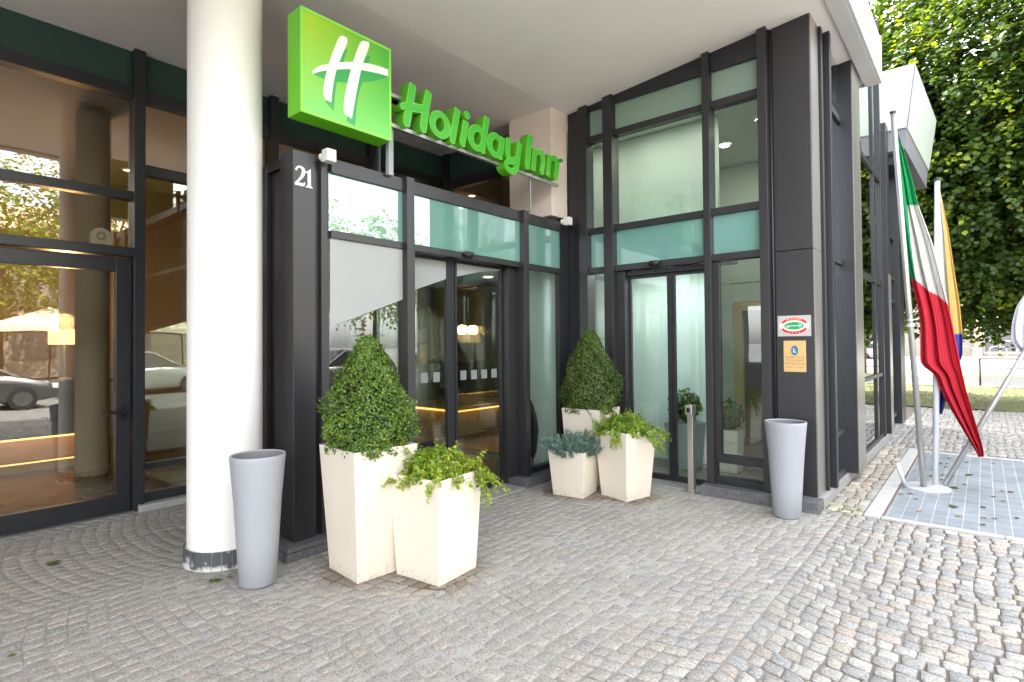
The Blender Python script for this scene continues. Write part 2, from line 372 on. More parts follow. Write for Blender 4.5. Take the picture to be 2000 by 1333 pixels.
# ---- cobbles: segmental arches laid in strips that run along Y
PAL = np.array([[.34,.34,.335],[.42,.415,.40],[.27,.28,.29],[.315,.33,.35],[.47,.43,.37],[.44,.37,.325],[.54,.53,.50],[.38,.36,.32],[.25,.245,.24],[.50,.40,.32]])
PW = np.array([.22,.20,.09,.12,.12,.06,.08,.08,.02,.01]); PW = PW/PW.sum()
PALL = PAL.mean(0)
def sm(x, a, b):
    t = np.clip((x-a)/(b-a), 0, 1); return t*t*(3-2*t)
def exposed(x, y):           # 1 where the paving lies open to traffic and rain, 0 where worn, dusty and painted darker for light falloff under the roof
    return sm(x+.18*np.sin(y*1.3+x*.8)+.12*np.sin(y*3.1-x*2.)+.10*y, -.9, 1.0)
stones = []
Wd, Rr, st = 1.66, 2.2, .0935
half = math.asin(Wd/2/Rr)
for k in range(-6, 5):
    cx = -.62+k*Wd
    nst = 18
    for j in range(int(-9/st), int(11.5/st)):
        v = j*st+.5*st*(k%2)
        off = RNG.uniform(-.4, .4)
        th = np.linspace(-half, half, nst+1)
        dth = th[1]-th[0]
        th[1:-1] += (RNG.uniform(-.15, .15, nst-1)+off*.5)*dth
        for i in range(nst):
            a, b = th[i], th[i+1]
            q = []
            for (t, vv) in ((a, v), (b, v), (b, v+st), (a, v+st)):
                q.append((cx+Rr*math.sin(t), vv-Rr*math.cos(t)+Rr*math.cos(half)))
            stones.append(q)
# straight courses beside the wing
for j in range(int(4.2/.118)):
    y0 = .02+j*.118; x = .06
    while x < .345:
        w = RNG.uniform(.085, .125)
        x1 = min(x+w, .352)
        if .352-x1 < .05: x1 = .352
        stones.append([(x, y0), (x1, y0), (x1, y0+.118), (x, y0+.118)]); x = x1
S = np.array(stones); nsA = len(S)
cen = S.mean(1)
strip = (cen[:, 0] > .06) & (cen[:, 0] < .36) & (cen[:, 1] > .02) & (cen[:, 1] < 4.2)
iss = np.zeros(nsA, bool); iss[-sum(1 for q in stones if abs((q[2][1]-q[0][1])-.118) < 1e-9 and q[0][0] >= .06 and q[1][0] <= .3521):] = True
ok = (cen[:, 0] > -5.3) & (cen[:, 0] < 4.42) & (cen[:, 1] > -8.5) & (cen[:, 1] < 10.22)
ok &= ~((cen[:, 0] < .03) & (cen[:, 1] > .12)) & ~((cen[:, 0] < -2.75) & (cen[:, 1] > -3.6))
ok &= ~((cen[:, 0] > .31) & (cen[:, 1] > -.02) & (cen[:, 1] < 4.02) & (cen[:, 0] < 3.75) & ~iss)
ok &= ~(strip & ~iss)
S = S[ok]; cen = cen[ok]; iss = iss[ok]; n = len(S)
S = S+np.clip(RNG.normal(size=S.shape), -1.8, 1.8)*.0042
cen = S.mean(1)
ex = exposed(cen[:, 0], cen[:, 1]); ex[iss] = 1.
joint = (.0042+.0018*ex)[:, None, None]
dirv = S-cen[:, None]; ln = np.linalg.norm(dirv, axis=2, keepdims=True)
S = cen[:, None]+dirv*(1-joint*1.45/ln)
# eight-sided outline (cut corners)
cut = RNG.uniform(.07, .17, (n, 4, 1))
nx = np.roll(S, -1, 1); pv = np.roll(S, 1, 1)
O8 = np.stack([S+(pv-S)*cut*.8, S+(nx-S)*cut], 2).reshape(n, 8, 2)
O8 += np.clip(RNG.normal(size=O8.shape), -2, 2)*.0009
hz = RNG.normal(size=n)*(.0008+.0012*ex); tilt = RNG.normal(size=(n, 2))*(.012+.012*ex)[:, None]
def zat(p, e): return hz[:, None]+np.einsum('nkd,nd->nk', p-cen[:, None], tilt)+e
inn = cen[:, None]+(O8-cen[:, None])*.94
ring0 = np.concatenate([O8, np.full((n, 8, 1), -.034)], 2)
ring1 = np.concatenate([O8+0, (zat(O8, 0)-(.0012+.0012*ex)[:, None])[..., None]], 2)
ring2 = np.concatenate([inn, zat(inn, 0)[..., None]], 2)
ctr = np.concatenate([cen[:, None], (hz+.0012)[:, None, None]], 2)
V = np.concatenate([ring0, ring1, ring2, ctr], 1)      # n,25,3
i8 = np.arange(8); j8 = (i8+1) % 8
q1 = np.stack([i8, j8, 8+j8, 8+i8], 1); q2 = np.stack([8+i8, 8+j8, 16+j8, 16+i8], 1); t3 = np.stack([16+i8, 16+j8, np.full(8, 24)], 1)
base = (np.arange(n)*25)[:, None, None]
Fq = (base+np.concatenate([q1, q2])[None]).reshape(-1, 4); Ft = (base+t3[None]).reshape(-1, 3)
ci = RNG.choice(len(PAL), n, p=PW); C = PAL[ci]*RNG.uniform(.86, 1.12, (n, 1))
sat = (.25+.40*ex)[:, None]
C = (PALL*.92*(1-sat)+C*sat)*(.77+.06*ex)[:, None]  # stones under the roof painted darker, light falloff put into their colour
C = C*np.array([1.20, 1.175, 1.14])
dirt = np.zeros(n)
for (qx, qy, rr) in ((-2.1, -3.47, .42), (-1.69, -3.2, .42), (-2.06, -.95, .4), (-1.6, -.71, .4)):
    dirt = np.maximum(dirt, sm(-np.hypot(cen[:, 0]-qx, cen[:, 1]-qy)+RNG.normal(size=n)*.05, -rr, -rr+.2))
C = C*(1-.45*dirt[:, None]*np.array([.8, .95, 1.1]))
C[iss] = C[iss]*np.array([1.12, 1.08, .98])
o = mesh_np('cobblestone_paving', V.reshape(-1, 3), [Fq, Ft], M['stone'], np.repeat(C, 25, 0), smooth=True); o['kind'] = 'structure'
# sand between the stones
gx, gy = np.meshgrid(np.arange(-5.4, 4.51, .06), np.arange(-8.6, 10.31, .06), indexing='ij')
e = exposed(gx, gy); e = np.where((gx > .03) & (gx < .36) & (gy > 0) & (gy < 4.1), .75, e)
nz = np.sin(gx*5.1+np.sin(gy*3.7))*np.sin(gy*4.3+1.7*np.sin(gx*2.9))
gz = -.0022-.0058*e+.0015*nz+RNG.normal(size=gx.shape)*.0010
gz = np.where((gx > .33) & (gx < 3.75) & (gy > .0) & (gy < 4.0), -.03, gz)
idx = np.arange(gx.size).reshape(gx.shape)
F = np.stack([idx[:-1, :-1], idx[1:, :-1], idx[1:, 1:], idx[:-1, 1:]], -1).reshape(-1, 4)
C = np.array([.345, .335, .315])*(1-e[..., None])+np.array([.17, .135, .105])*e[..., None]
C = C*(1+.16*nz[..., None])
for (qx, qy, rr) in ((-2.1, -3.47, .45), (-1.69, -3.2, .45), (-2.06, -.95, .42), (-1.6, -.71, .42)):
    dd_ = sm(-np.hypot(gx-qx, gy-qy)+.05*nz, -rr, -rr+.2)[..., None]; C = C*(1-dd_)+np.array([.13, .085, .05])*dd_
red = ((gx > .05) & (gx < .36) & (gy > .35) & (gy < 4.1)).astype(float)[..., None]*np.clip(.5+nz[..., None], 0, 1)
C = C*(1-red)+np.array([.26, .085, .03])*red
mos = ((gx > .05) & (gx < .3) & (gy > -.1) & (gy < .75)).astype(float)[..., None]*np.clip(nz[..., None]*1.5, 0, 1)
C = C*(1-mos)+np.array([.13, .17, .03])*mos
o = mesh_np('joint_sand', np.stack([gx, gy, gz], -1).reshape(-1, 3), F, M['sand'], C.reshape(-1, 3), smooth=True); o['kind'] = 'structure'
# grass tufts in the joints by the wing
n = 260
P = np.stack([RNG.uniform(.06, .33, n), RNG.uniform(-.15, .9, n)**1.0, np.full(n, -.008)], 1)
kp = (np.sin(P[:, 0]*40)*np.sin(P[:, 1]*23)) > .35; P = P[kp]; n = len(P)
V, F, C = leaves(P+np.array([0, 0, .006]), unit(RNG.normal(size=(n, 3))+np.array([0, 0, 1.])), RNG.uniform(.006, .013, n), np.array([.16, .22, .03])*RNG.uniform(.7, 1.2, (n, 1)), 2.4)
o = mesh_np('joint_weeds', V, F, M['leaf_gold'], C); o['kind'] = 'stuff'

# ---- grey slab panel with pale joints, white stone border
m, nt, out = mat('slab_panel'); L = nt.links.new
tc = N(nt, 'ShaderNodeTexCoord'); mp = N(nt, 'ShaderNodeMapping'); mp.inputs['Rotation'].default_value = (0, 0, R(90))
L(tc.outputs['Object'], mp.inputs['Vector'])
bk = N(nt, 'ShaderNodeTexBrick'); bk.offset = 0; bk.squash = 1
bk.inputs['Scale'].default_value = 1; bk.inputs['Brick Width'].default_value = .20; bk.inputs['Row Height'].default_value = .104
bk.inputs['Mortar Size'].default_value = .0028; bk.inputs['Mortar Smooth'].default_value = .2
bk.inputs['Color1'].default_value = (.235, .265, .295, 1); bk.inputs['Color2'].default_value = (.295, .32, .35, 1); bk.inputs['Mortar'].default_value = (.56, .57, .58, 1)
L(mp.outputs[0], bk.inputs['Vector'])
nz_ = N(nt, 'ShaderNodeTexNoise'); nz_.inputs['Scale'].default_value = 2.2; nz_.inputs['Detail'].default_value = 6; L(tc.outputs['Object'], nz_.inputs['Vector'])
mm = N(nt, 'ShaderNodeMapRange'); mm.inputs['From Min'].default_value = .3; mm.inputs['From Max'].default_value = .7; mm.inputs['To Min'].default_value = .82; mm.inputs['To Max'].default_value = 1.15
L(nz_.outputs['Fac'], mm.inputs['Value'])
vs = N(nt, 'ShaderNodeVectorMath', operation='SCALE'); L(bk.outputs['Color'], vs.inputs[0]); L(mm.outputs[0], vs.inputs['Scale'])
p = N(nt, 'ShaderNodeBsdfPrincipled'); p.inputs['Roughness'].default_value = .45; L(vs.outputs[0], p.inputs['Base Color'])
bpn = N(nt, 'ShaderNodeBump'); bpn.inputs['Strength'].default_value = .4; bpn.inputs['Distance'].default_value = .004; bpn.invert = True
L(bk.outputs['Fac'], bpn.inputs['Height']); L(bpn.outputs['Normal'], p.inputs['Normal']); L(p.outputs[0], out.inputs[0])
M['slab'] = m
struct('slab_panel', MB().box(.505, 3.55, .085, 3.78, -.03, .004), M['slab'])
g = MB()
yy = .0
for y0, y1 in ((.0, 1.28), (1.283, 2.58), (2.583, 3.99)): g.box(.36, .485, y0, y1, -.03, .012)
x = .487
for x1 in (1.3, 2.3, 3.3, 3.7): g.box(x+.003, x1, .0, .07, -.03, .010); g.box(x+.003, x1, 3.80, 3.90, -.03, .010); x = x1
g.box(3.57, 3.7, .073, 3.797, -.03, .011)
struct('panel_border', g, M['kerb'], bevel=.006)
struct('panel_gutter', MB().box(.486, .504, .072, 3.79, -.03, .001), paint('rust_edge', (.20, .11, .10), .8, 0, .3, 20))

# ================================================================= BUILDING: left glass facade (plane X = XL)
XL = -5.03
fac = thing('glass_facade', 'tall dark framed shopfront glazing left of the white round column', 'glass facade', (XL, -5.0, 0))
mull = [(-9.7, -9.6), (-6.05, -5.96), (-4.095, -4.003), (-2.76, -2.67), (-1.42, -1.33)]
for a, b in mull:
    obj('mullion', MB().box(XL-.06, XL+.10, a, b, .0, 4.42), M['frame_dark'], fac, bevel=.003)
spans = [(-9.6, -6.05), (-5.96, -4.095), (-4.003, -2.76), (-2.67, -1.42), (-1.33, -.02)]
for k, (a, b) in enumerate(spans):
    zs = [(3.94, 4.05, .07)]
    if k < 2: zs += [(2.96, 3.045, .05), (2.41, 2.495, .11)]
    elif k == 2: zs += [(3.225, 3.325, .06), (.375, .43, .05), (.065, .15, .06)]
    else: zs += [(3.225, 3.325, .06), (.065, .15, .06)]
    for z0, z1, d in zs: obj('rail', MB().box(XL-.05, XL+d, a, b, z0, z1), M['frame_dark'], fac, bevel=.003)
    obj('spandrel_panel', MB().box(XL-.008, XL+.008, a-.01, b+.01, 4.045, 4.42), M['dark_green'], fac)
    if k < 2:
        obj('glass_pane', MB().box(XL-.006, XL+.006, a-.01, b+.01, 3.04, 3.95), M['clear_bronze'], fac)
        obj('glass_pane', MB().box(XL-.006, XL+.006, a-.01, b+.01, 2.49, 2.97), M['clear_bronze'], fac)
    else:
        obj('glass_pane', MB().box(XL-.006, XL+.006, a-.01, b+.01, 3.32, 3.95), M['clear_bronze'], fac)
        if k == 2:
            obj('glass_pane', MB().box(XL-.006, XL+.006, a-.01, b+.01, .425, 3.23), M['clear_bronze'], fac)
            obj('glass_pane', MB().box(XL-.006, XL+.006, a-.01, b+.01, .145, .38), M['clear_bronze'], fac)
        else: obj('glass_pane', MB().box(XL-.006, XL+.006, a-.01, b+.01, .145, 3.23), M['clear_bronze'], fac)
def door(parent, a, b, hinge, handle_y):
    dm = MB()
    z0, z1, fw = .008, 2.395, .125
    dm.box(XL-.03, XL+.045, a+.006, a+fw, z0, z1).box(XL-.03, XL+.045, b-fw, b-.006, z0, z1)
    dm.box(XL-.028, XL+.043, a+fw, b-fw, z0, .17).box(XL-.028, XL+.043, a+fw, b-fw, 2.265, z1)
    d = obj('door', dm, M['frame_dark'], parent, bevel=.003)
    obj('glass_pane', MB().box(XL+.001, XL+.013, a+fw-.01, b-fw+.01, .16, 2.275), M['clear_bronze'], d)
    obj('handle_plate', MB().box(XL+.0445, XL+.052, handle_y-.02, handle_y+.02, .86, 1.02), M['black'], d)
    h = MB().tube([(XL+.05, handle_y, .945), (XL+.095, handle_y, .945), (XL+.10, handle_y-.02, .945), (XL+.10, handle_y-.135, .945)], .010)
    obj('handle', h, M['black'], d)
door(fac, -5.96, -4.10, 0, -4.165)
door(fac, -7.8, -6.05, 0, -6.12); door(fac, -9.6, -7.81, 0, -9.5)
# stone plinth under fixed glazing
obj('plinth', MB().box(XL-.08, XL+.16, -4.06, -.25, -.03, .06), M['plinth_light'], fac, bevel=.006)
obj('threshold', MB().box(XL-.08, XL+.10, -9.7, -4.065, -.03, .008), M['plinth'], fac)

# ================================================================= wing: wall B (plane Y=0) and side (plane X=0)
wing = thing('glass_wing', 'two storey corner wing of grey framed glass behind the right planters', 'building wing', (-1.2, 0, 0))
def ceil_z(x): return 4.41 if x < -2.73 else 4.41+(x+2.73)/2.73*.245
mB = [(-2.535, -2.42), (-2.193, -2.07), (-1.0, -.927), (-.448, -.364)]
for a, b in mB:
    obj('mullion', MB().box(a, b, -.105, .06, .10, ceil_z((a+b)/2)+.03), M['frame'], wing, bevel=.003)
obj('corner_post', MB().box(-2.72, -2.545, -.05, .06, .0, 4.45), M['frame_dark'], wing)
obj('corner_post', MB().box(-2.80, -2.721, -.19, -.06, .0, 3.10), M['frame_dark'], wing)
# rails
sB = [(-2.545, -2.535), (-2.42, -2.193), (-2.07, -1.0), (-.927, -.448)]
for k, (a, b) in enumerate(sB[1:], 1):
    for z0, z1, d in ((2.39, 2.46, .075), (2.87, 2.94, .06), (3.99, 4.06, .06)):
        obj('rail', MB().box(a, b, -d, .05, z0, z1), M['frame'], wing, bevel=.003)
    obj('head_frame', MB().add([(a, -.05, 4.376), (b, -.05, 4.376), (b, .05, 4.376), (a, .05, 4.376), (a, -.05, ceil_z(a)+.04), (b, -.05, ceil_z(b)+.04), (b, .05, ceil_z(b)+.04), (a, .05, ceil_z(a)+.04)],
        [(0,3,2,1),(4,5,6,7),(0,1,5,4),(1,2,6,5),(2,3,7,6),(3,0,4,7)]), M['frame_dark'], wing)
    obj('opal_panel', MB().box(a-.01, b+.01, -.008, .008, 4.05, 4.385), M['sage'], wing)
    obj('glass_pane', MB().box(a-.01, b+.01, -.006, .006, 2.93, 4.0), M['clear'], wing)
    obj('opal_panel', MB().box(a-.01, b+.01, -.008, .008, 2.45, 2.88), M['teal'], wing)
    if k != 2:
        for z0, z1, d in ((.315, .395, .05), (.10, .17, .06)): obj('rail', MB().box(a, b, -d, .05, z0, z1), M['frame_dark'], wing, bevel=.003)
        obj('glass_pane', MB().box(a-.01, b+.01, -.006, .006, .385, 2.40), M['clear'], wing)
        obj('glass_pane', MB().box(a-.01, b+.01, -.006, .006, .16, .325), M['clear'], wing)
obj('stile', MB().box(-.927, -.875, -.03, .04, .395, 2.39), M['frame'], wing)
# sliding door of the wing
obj('door_jamb', MB().box(-2.07, -1.965, -.02, .14, .03, 2.39), M['frame'], wing, bevel=.003)
obj('door_header', MB().box(-1.965, -1.0, .03, .14, 2.335, 2.388), M['frame_dark'], wing)
for a, b, sa, sb in ((-1.965, -1.455, .02, .042), (-1.448, -1.005, .042, .02)):
    dm = MB().box(a, a+sa, .085, .125, .015, 2.335).box(b-sb, b, .085, .125, .015, 2.335).box(a+sa, b-sb, .087, .123, .015, .075).box(a+sa, b-sb, .087, .123, 2.30, 2.335)
    d = obj('sliding_door', dm, M['frame_dark'], wing, bevel=.002)
    obj('glass_pane', MB().box(a+sa-.005, b-sb+.005, .099, .111, .07, 2.305), M['clear'], d)
s = MB().lathe([(.0, -.03), (.03, -.03), (.055, -.012), (.06, .012), (.052, .03), (.0, .032)], 0, 0, 20)
s.v = [(-1.555+x*1.1, -.115+y*.62, 2.425+z) for x, y, z in s.v]
tag(obj('motion_sensor', s, M['black'], None, smooth=True), 'black door sensor above the sliding door behind the right planters', 'sensor', 'door sensors')
obj('threshold', MB().box(-2.05, -1.02, -.16, .3, -.03, .014), M['plinth_light'], wing, bevel=.004)
# stone base
obj('plinth', MB().box(-1.03, .052, -.224, .0, -.03, .1), M['plinth'], wing, bevel=.008)
obj('plinth', MB().box(-2.72, -2.06, -.19, .05, -.03, .1), M['plinth'], wing, bevel=.008)
obj('plinth', MB().box(-.1, .05, .003, 6.8, -.03, .098), M['plinth_light'], wing, bevel=.008)
# corner pillar, two sheets with a joint
pm = MB().box(-.335, -.002, .0, .32, .10, 2.425).box(-.335, -.002, .0, .32, 2.429, 4.70)
pil = obj('corner_pillar', pm, M['frame'], wing, bevel=.004)
obj('pillar_skylit_sheet', MB().box(-.0015, .006, .012, .315, .10, 2.425).box(-.0015, .006, .012, .315, 2.429, 4.69), M['skylit_steel'], wing)  # thin sheet paints the pillar's side lighter, as if lit by the sky
obj('groove', MB().box(-.364, -.335, .02, .3, .10, 4.66), M['groove'], wing)
# side wall, plane X=0
obj('mullion', MB().box(-.06, .076, .482, .565, .098, 4.70), M['frame_dark'], wing, bevel=.003)
obj('mullion', MB().box(-.06, .03, .325, .40, .098, 4.68), M['groove'], wing)
obj('pilaster', MB().box(-.004, .134, 1.311, 1.80, .098, 5.2), M['frame_dark'], wing, bevel=.003)
obj('pilaster_skylit_sheet', MB().box(.1345, .141, 1.325, 1.795, .098, 4.66), M['skylit_steel'], wing)  # lighter sheet, brightness of the open street put into its colour
obj('mullion', MB().box(-.06, .03, 3.70, 3.78, .098, 6.5), M['frame_dark'], wing, bevel=.003)
obj('mullion', MB().box(-.06, .045, 4.33, 4.41, .098, 6.5), M['frame_dark'], wing, bevel=.003)
obj('pilaster', MB().box(-.08, .08, 4.68, 4.98, .098, 5.0), M['frame'], wing, bevel=.003)
obj('pilaster_skylit_sheet', MB().box(.0805, .087, 4.69, 4.97, .098, 2.6), M['skylit_steel'], wing)  # same lightened sheet on the far pilaster, street brightness in its colour
obj('end_panel', MB().box(-.4, -.02, 5.0, 6.05, .098, 4.98), M['frame_dark'], wing)
obj('end_column', MB().box(-.3, .095, 6.05, 6.72, .098, 4.98), M['frame_dark'], wing, bevel=.004)
for (a, b), zs in {(.565, 1.311): ((.10, .17), (.55, .605), (2.39, 2.46), (3.98, 4.05)), (1.80, 3.70): ((.10, .15), (1.02, 1.07), (2.39, 2.46), (3.98, 4.05)),
               (3.78, 4.33): ((.10, .15), (1.02, 1.07), (2.39, 2.46), (3.98, 4.05)), (4.41, 4.68): ((.10, .15), (2.39, 2.46), (3.98, 4.05)), (5.0, 6.05): ((.25, .31), (2.2, 2.26), (2.6, 2.66), (3.3, 3.36))}.items():
    for z0, z1 in zs: obj('rail', MB().box(-.05, .028, a, b, z0, z1), M['frame'], wing, bevel=.003)
for a, b, t in ((.40, .482, 4.66), (.565, 1.311, 4.7), (1.80, 3.70, 6.4), (3.78, 4.33, 6.4), (4.41, 4.68, 6.4)):
    obj('glass_pane', MB().box(-.006, .006, a-.01, b+.01, .12, t), M['clear_side'], wing)
obj('rain_pipe', MB().tube([(-.352, -.004, .1), (-.352, -.004, 4.62)], .012, 8), M['frame'], wing, smooth=True)

# ================================================================= storey above: soffit, fascia, windows, walls and rooms
hot = thing('hotel_building', 'pale soffit, white fascia and storey above the glazed entrance corner', 'building', (-4, -4, 0))
c = MB().box(-14, -2.73, -40, .3, 4.412, 4.62)
c.add([(-2.73,-40,4.411),(.29,-40,4.682),(.29,2.1,4.682),(-2.73,2.1,4.411),(-2.73,-40,4.62),(.29,-40,4.9),(.29,2.1,4.9),(-2.73,2.1,4.62)],
      [(0,3,2,1),(4,5,6,7),(0,1,5,4),(1,2,6,5),(2,3,7,6),(3,0,4,7)])
obj('soffit', c, M['ceiling'], hot)
obj('soffit_band', MB().box(.155, .299, -40, 2.13, 4.635, 4.70), M['fascia'], hot, bevel=.004)
obj('fascia', MB().box(.30, .33, -40, 2.15, 4.64, 5.15).box(-.3, .299, 2.12, 2.15, 4.645, 5.15), M['fascia'], hot, bevel=.004)
obj('wall', MB().box(-14, .10, -40, 2.05, 5.16, 6.7).box(-14, -.2, 2.05, 4.4, 6.35, 6.7), M['fascia'], hot)
obj('wall', MB().box(-14, -13.0, -40, 6.6, -.03, 5.1), M['int_dark'], hot)
wb = MB()
obj('window_sill', MB().box(.10, .29, -40, 2.10, 5.13, 5.18), M['frame'], hot)
for k in range(8):
    y1 = 2.04-k*1.6
    w = obj('window', MB().box(.10, .17, y1-.09, y1, 5.18, 6.65).box(.10, .15, y1-1.6, y1-.09, 5.18, 5.26), M['frame'], hot)
    obj('pane', MB().box(.11, .122, y1-1.6, y1-.08, 5.25, 6.65), M['clear_side'], w)
# lobby shell
fl = MB().box(-13, XL-.05, -10, 6.6, -.03, .02).box(XL-.05, -.12, .07, 6.6, -.03, .018)
obj('lobby_floor', fl, M['int_floor'], hot)
obj('lobby_ceiling', MB().box(-13, XL-.05, -10, 6.6, 4.40, 4.411), M['int_ceil'], hot)
obj('lobby_ceiling', MB().box(XL-.045, -.10, .31, 6.6, 4.40, 4.41), M['int_white'], hot)
obj('lobby_wall', MB().box(-10.5, -10.3, -10, 6.6, .02, 4.4), M['int_wall'], hot)
obj('lobby_wall', MB().box(-13, XL-.1, -10.2, -10.0, .0, 4.4).box(-13, -.1, 6.4, 6.6, .0, 4.4), M['int_dark'], hot)
obj('lobby_wall', MB().box(-8.2, -4.6, 3.3, 3.42, .02, 4.4), M['int_dark'], hot)
obj('white_partition', MB().box(-3.3, -1.30, 1.15, 1.22, .018, 4.38), M['int_white'], hot)
obj('white_partition', MB().box(-3.29, -.3, 3.35, 3.45, 2.50, 4.38), M['int_white'], hot)
obj('lobby_wall', MB().box(-3.36, -3.301, 1.15, 6.3, .018, 4.38), M['int_dark'], hot)
obj('lobby_wall', MB().box(-3.29, -2.06, 3.38, 3.45, .018, 2.49), M['int_dark'], hot)
obj('lift_surround', MB().box(-2.05, -1.86, 3.33, 3.45, .018, 2.49).box(-1.859, -.5, 3.36, 3.46, 2.2, 2.49), M['int_white'], hot)
obj('lift_frame', MB().box(-1.858, -1.72, 3.32, 3.44, .018, 2.19).box(-1.719, -.5, 3.32, 3.44, 2.05, 2.19), M['beige_metal'], hot)
obj('lift_door', MB().box(-1.718, -.5, 3.40, 3.46, .018, 2.049), M['int_dark'], hot)
# recess glazing above the porch, plane Y=-.06
for a, b in ((-5.0, -4.86), (-3.52, -3.45), (-3.43, -3.40)):
    obj('mullion', MB().box(a, b, -.09, .0, 2.9, 4.42), M['frame_dark'], hot)
obj('rail', MB().box(-4.86, -3.52, -.08, 0, 3.86, 4.0), M['frame_dark'], hot)
obj('spandrel_panel', MB().box(-4.87, -3.51, -.05, -.035, 3.99, 4.42), M['dark_green'], hot)
obj('glass_pane', MB().box(-4.87, -3.51, -.05, -.038, .02, 3.87), M['clear_bronze'], hot)
pier = tag(obj('wall_pier', MB().box(-3.40, -2.735, -.385, -.055, 3.10, 4.43), M['pier'], None, bevel=.004), 'beige plastered wall pier behind the green lettering', 'wall pier')

# ================================================================= porch (front plane X = XP)
XP = -2.70
por = thing('entrance_porch', 'dark framed glass entrance porch numbered 21 behind the left planters', 'entrance porch', (XP, -2, 0))
def pbox(y0, y1, z0, z1, d0=-.05, d1=.04): return MB().box(XP+d0, XP+d1, y0, y1, z0, z1)
obj('pillar', MB().box(-2.90, XP, -3.70, -3.52, .1, 3.022), M['frame'], por, bevel=.004)
obj('pillar_flange', MB().box(-3.14, -2.90, -3.655, -3.52, .1, 3.02), M['frame'], por, bevel=.004)
obj('pillar_flange', MB().box(-3.30, -3.14, -3.69, -3.5, .1, 2.99), M['frame_dark'], por, bevel=.004)
obj('groove', MB().box(-2.9, XP-.035, -3.52, -3.47, .1, 2.99), M['frame_dark'], por)
pm_ = [(-3.47, -3.40), (-2.685, -2.60), (-1.055, -.972), (-.305, -.20)]
for k, (a, b) in enumerate(pm_):
    obj('mullion', pbox(a, b, .1, 3.03 if k in (1, 2) else 3.015, -.06, .075 if k in (1, 2) else .0), M['frame'], por, bevel=.003)
pb = [(-3.40, -2.685), (-2.60, -1.055), (-.972, -.305)]
for k, (a, b) in enumerate(pb):
    obj('beam', pbox(a, b, 2.905, 3.018, -.06, .035), M['frame'], por, bevel=.003)
    obj('rail', pbox(a, b, 2.395, 2.455, -.06 if k != 1 else -.16, .03), M['frame'], por, bevel=.003)
    obj('opal_panel', pbox(a-.01, b+.01, 2.45, 2.91, -.008, .008), M['teal_mirror'], por)
    if k != 1:
        obj('rail', pbox(a, b, .10, .165, -.05, .025), M['frame_dark'], por)
        obj('glass_pane', pbox(a-.01, b+.01, .155, 2.40, -.006, .006), M['clear'], por)
obj('porch_roof', MB().box(-5.0, XP-.06, -3.68, -.2, 2.93, 3.0), M['frame'], por)
obj('porch_ceiling', MB().box(-4.95, XP-.17, -3.5, -.2, 2.40, 2.44), M['int_white'], por)
obj('porch_floor', MB().box(-5.07, XP-.14, -3.5, -.21, -.03, .012), M['int_floor'], por)
# frosted film with a sweeping lower edge, inside the glass
def film_edge(y): # z of the lower edge
    pts = [(-3.42, 1.69), (-2.69, 1.95), (-2.44, 2.06), (-2.03, 2.2), (-1.55, 2.315), (-1.13, 2.37), (-.9, 2.385), (-.3, 2.39)]
    return float(np.interp(y, [p[0] for p in pts], [p[1] for p in pts]))
def film(a, b, top, x0, parent):
    ys = np.linspace(a, b, 14); poly = [(y, film_edge(y)) for y in ys]+[(b, top), (a, top)]
    poly = [(y, min(z, top)) for y, z in poly]
    obj('frosted_film', MB().prism(poly, 0, x0, x0+.0015), M['film'], parent)
film(-3.40, -2.685, 2.395, XP+.0065, por)
# sliding door, set back
XD = -2.85
for a, b, sa, sb in ((-2.60, -1.925, .04, .10), (-1.915, -1.195, .03, .025)):
    dm = MB().box(XD-.02, XD+.02, a, a+sa, .02, 2.395).box(XD-.02, XD+.02, b-sb, b, .02, 2.395).box(XD-.018, XD+.018, a+sa, b-sb, .02, .09).box(XD-.018, XD+.018, a+sa, b-sb, 2.37, 2.395)
    d = obj('sliding_door', dm, M['frame_dark'], por, bevel=.002)
    obj('glass_pane', MB().box(XD-.006, XD+.006, a+sa-.005, b-sb+.005, .085, 2.375), M['clear'], d)
    film(a+sa, b-sb, 2.37, XD+.0065, d)
    y = a+sa+.05
    while y < b-sb-.05:
        obj('safety_marker', MB().box(XD+.0065, XD+.0075, y, y+.085, 1.19, 1.285), M['marker'], d); y += .155
obj('door_jamb', MB().box(XD-.03, XP-.05, -1.19, -1.055, .1, 2.395), M['frame'], por, bevel=.003)
obj('side_wall', MB().box(-3.42, XP-.061, -.232, -.20, .012, 2.9), M['film_white'], por)
obj('side_glass', MB().box(-5.0, -3.43, -.22, -.208, .012, 2.39), M['clear'], por)
obj('side_glass', MB().box(-5.0, -3.31, -3.6, -3.588, .1, 2.93), M['clear'], por)
obj('rail', MB().box(-5.0, -3.31, -3.63, -3.56, 2.93, 3.02).box(-5.0, -3.31, -3.63, -3.56, .03, .1), M['frame'], por)
obj('plinth', MB().box(-3.35, -2.60, -3.81, -3.42, -.03, .062).box(-3.34, -2.605, -3.80, -3.43, .064, .10), M['plinth'], por, bevel=.006)
obj('plinth', MB().box(-2.9, -2.60, -3.419, -2.64, -.03, .1), M['plinth'], por, bevel=.006)
obj('plinth', MB().box(-2.82, -2.56, -1.14, -.195, -.03, .1), M['plinth'], por, bevel=.006)
obj('threshold', MB().box(-3.0, -2.56, -2.62, -1.145, -.03, .016), M['plinth_light'], por, bevel=.004)
s2 = MB(); s2.v = []; s2.lathe([(.0, -.03), (.03, -.03), (.055, -.012), (.06, .012), (.052, .03), (.0, .032)], 0, 0, 20)
s2.v = [(-2.645+y*.62, -1.90+x*1.1, 2.43+z) for x, y, z in s2.v]
tag(obj('motion_sensor', s2, M['black'], None, smooth=True), 'black door sensor over the porch sliding door', 'sensor', 'door sensors')
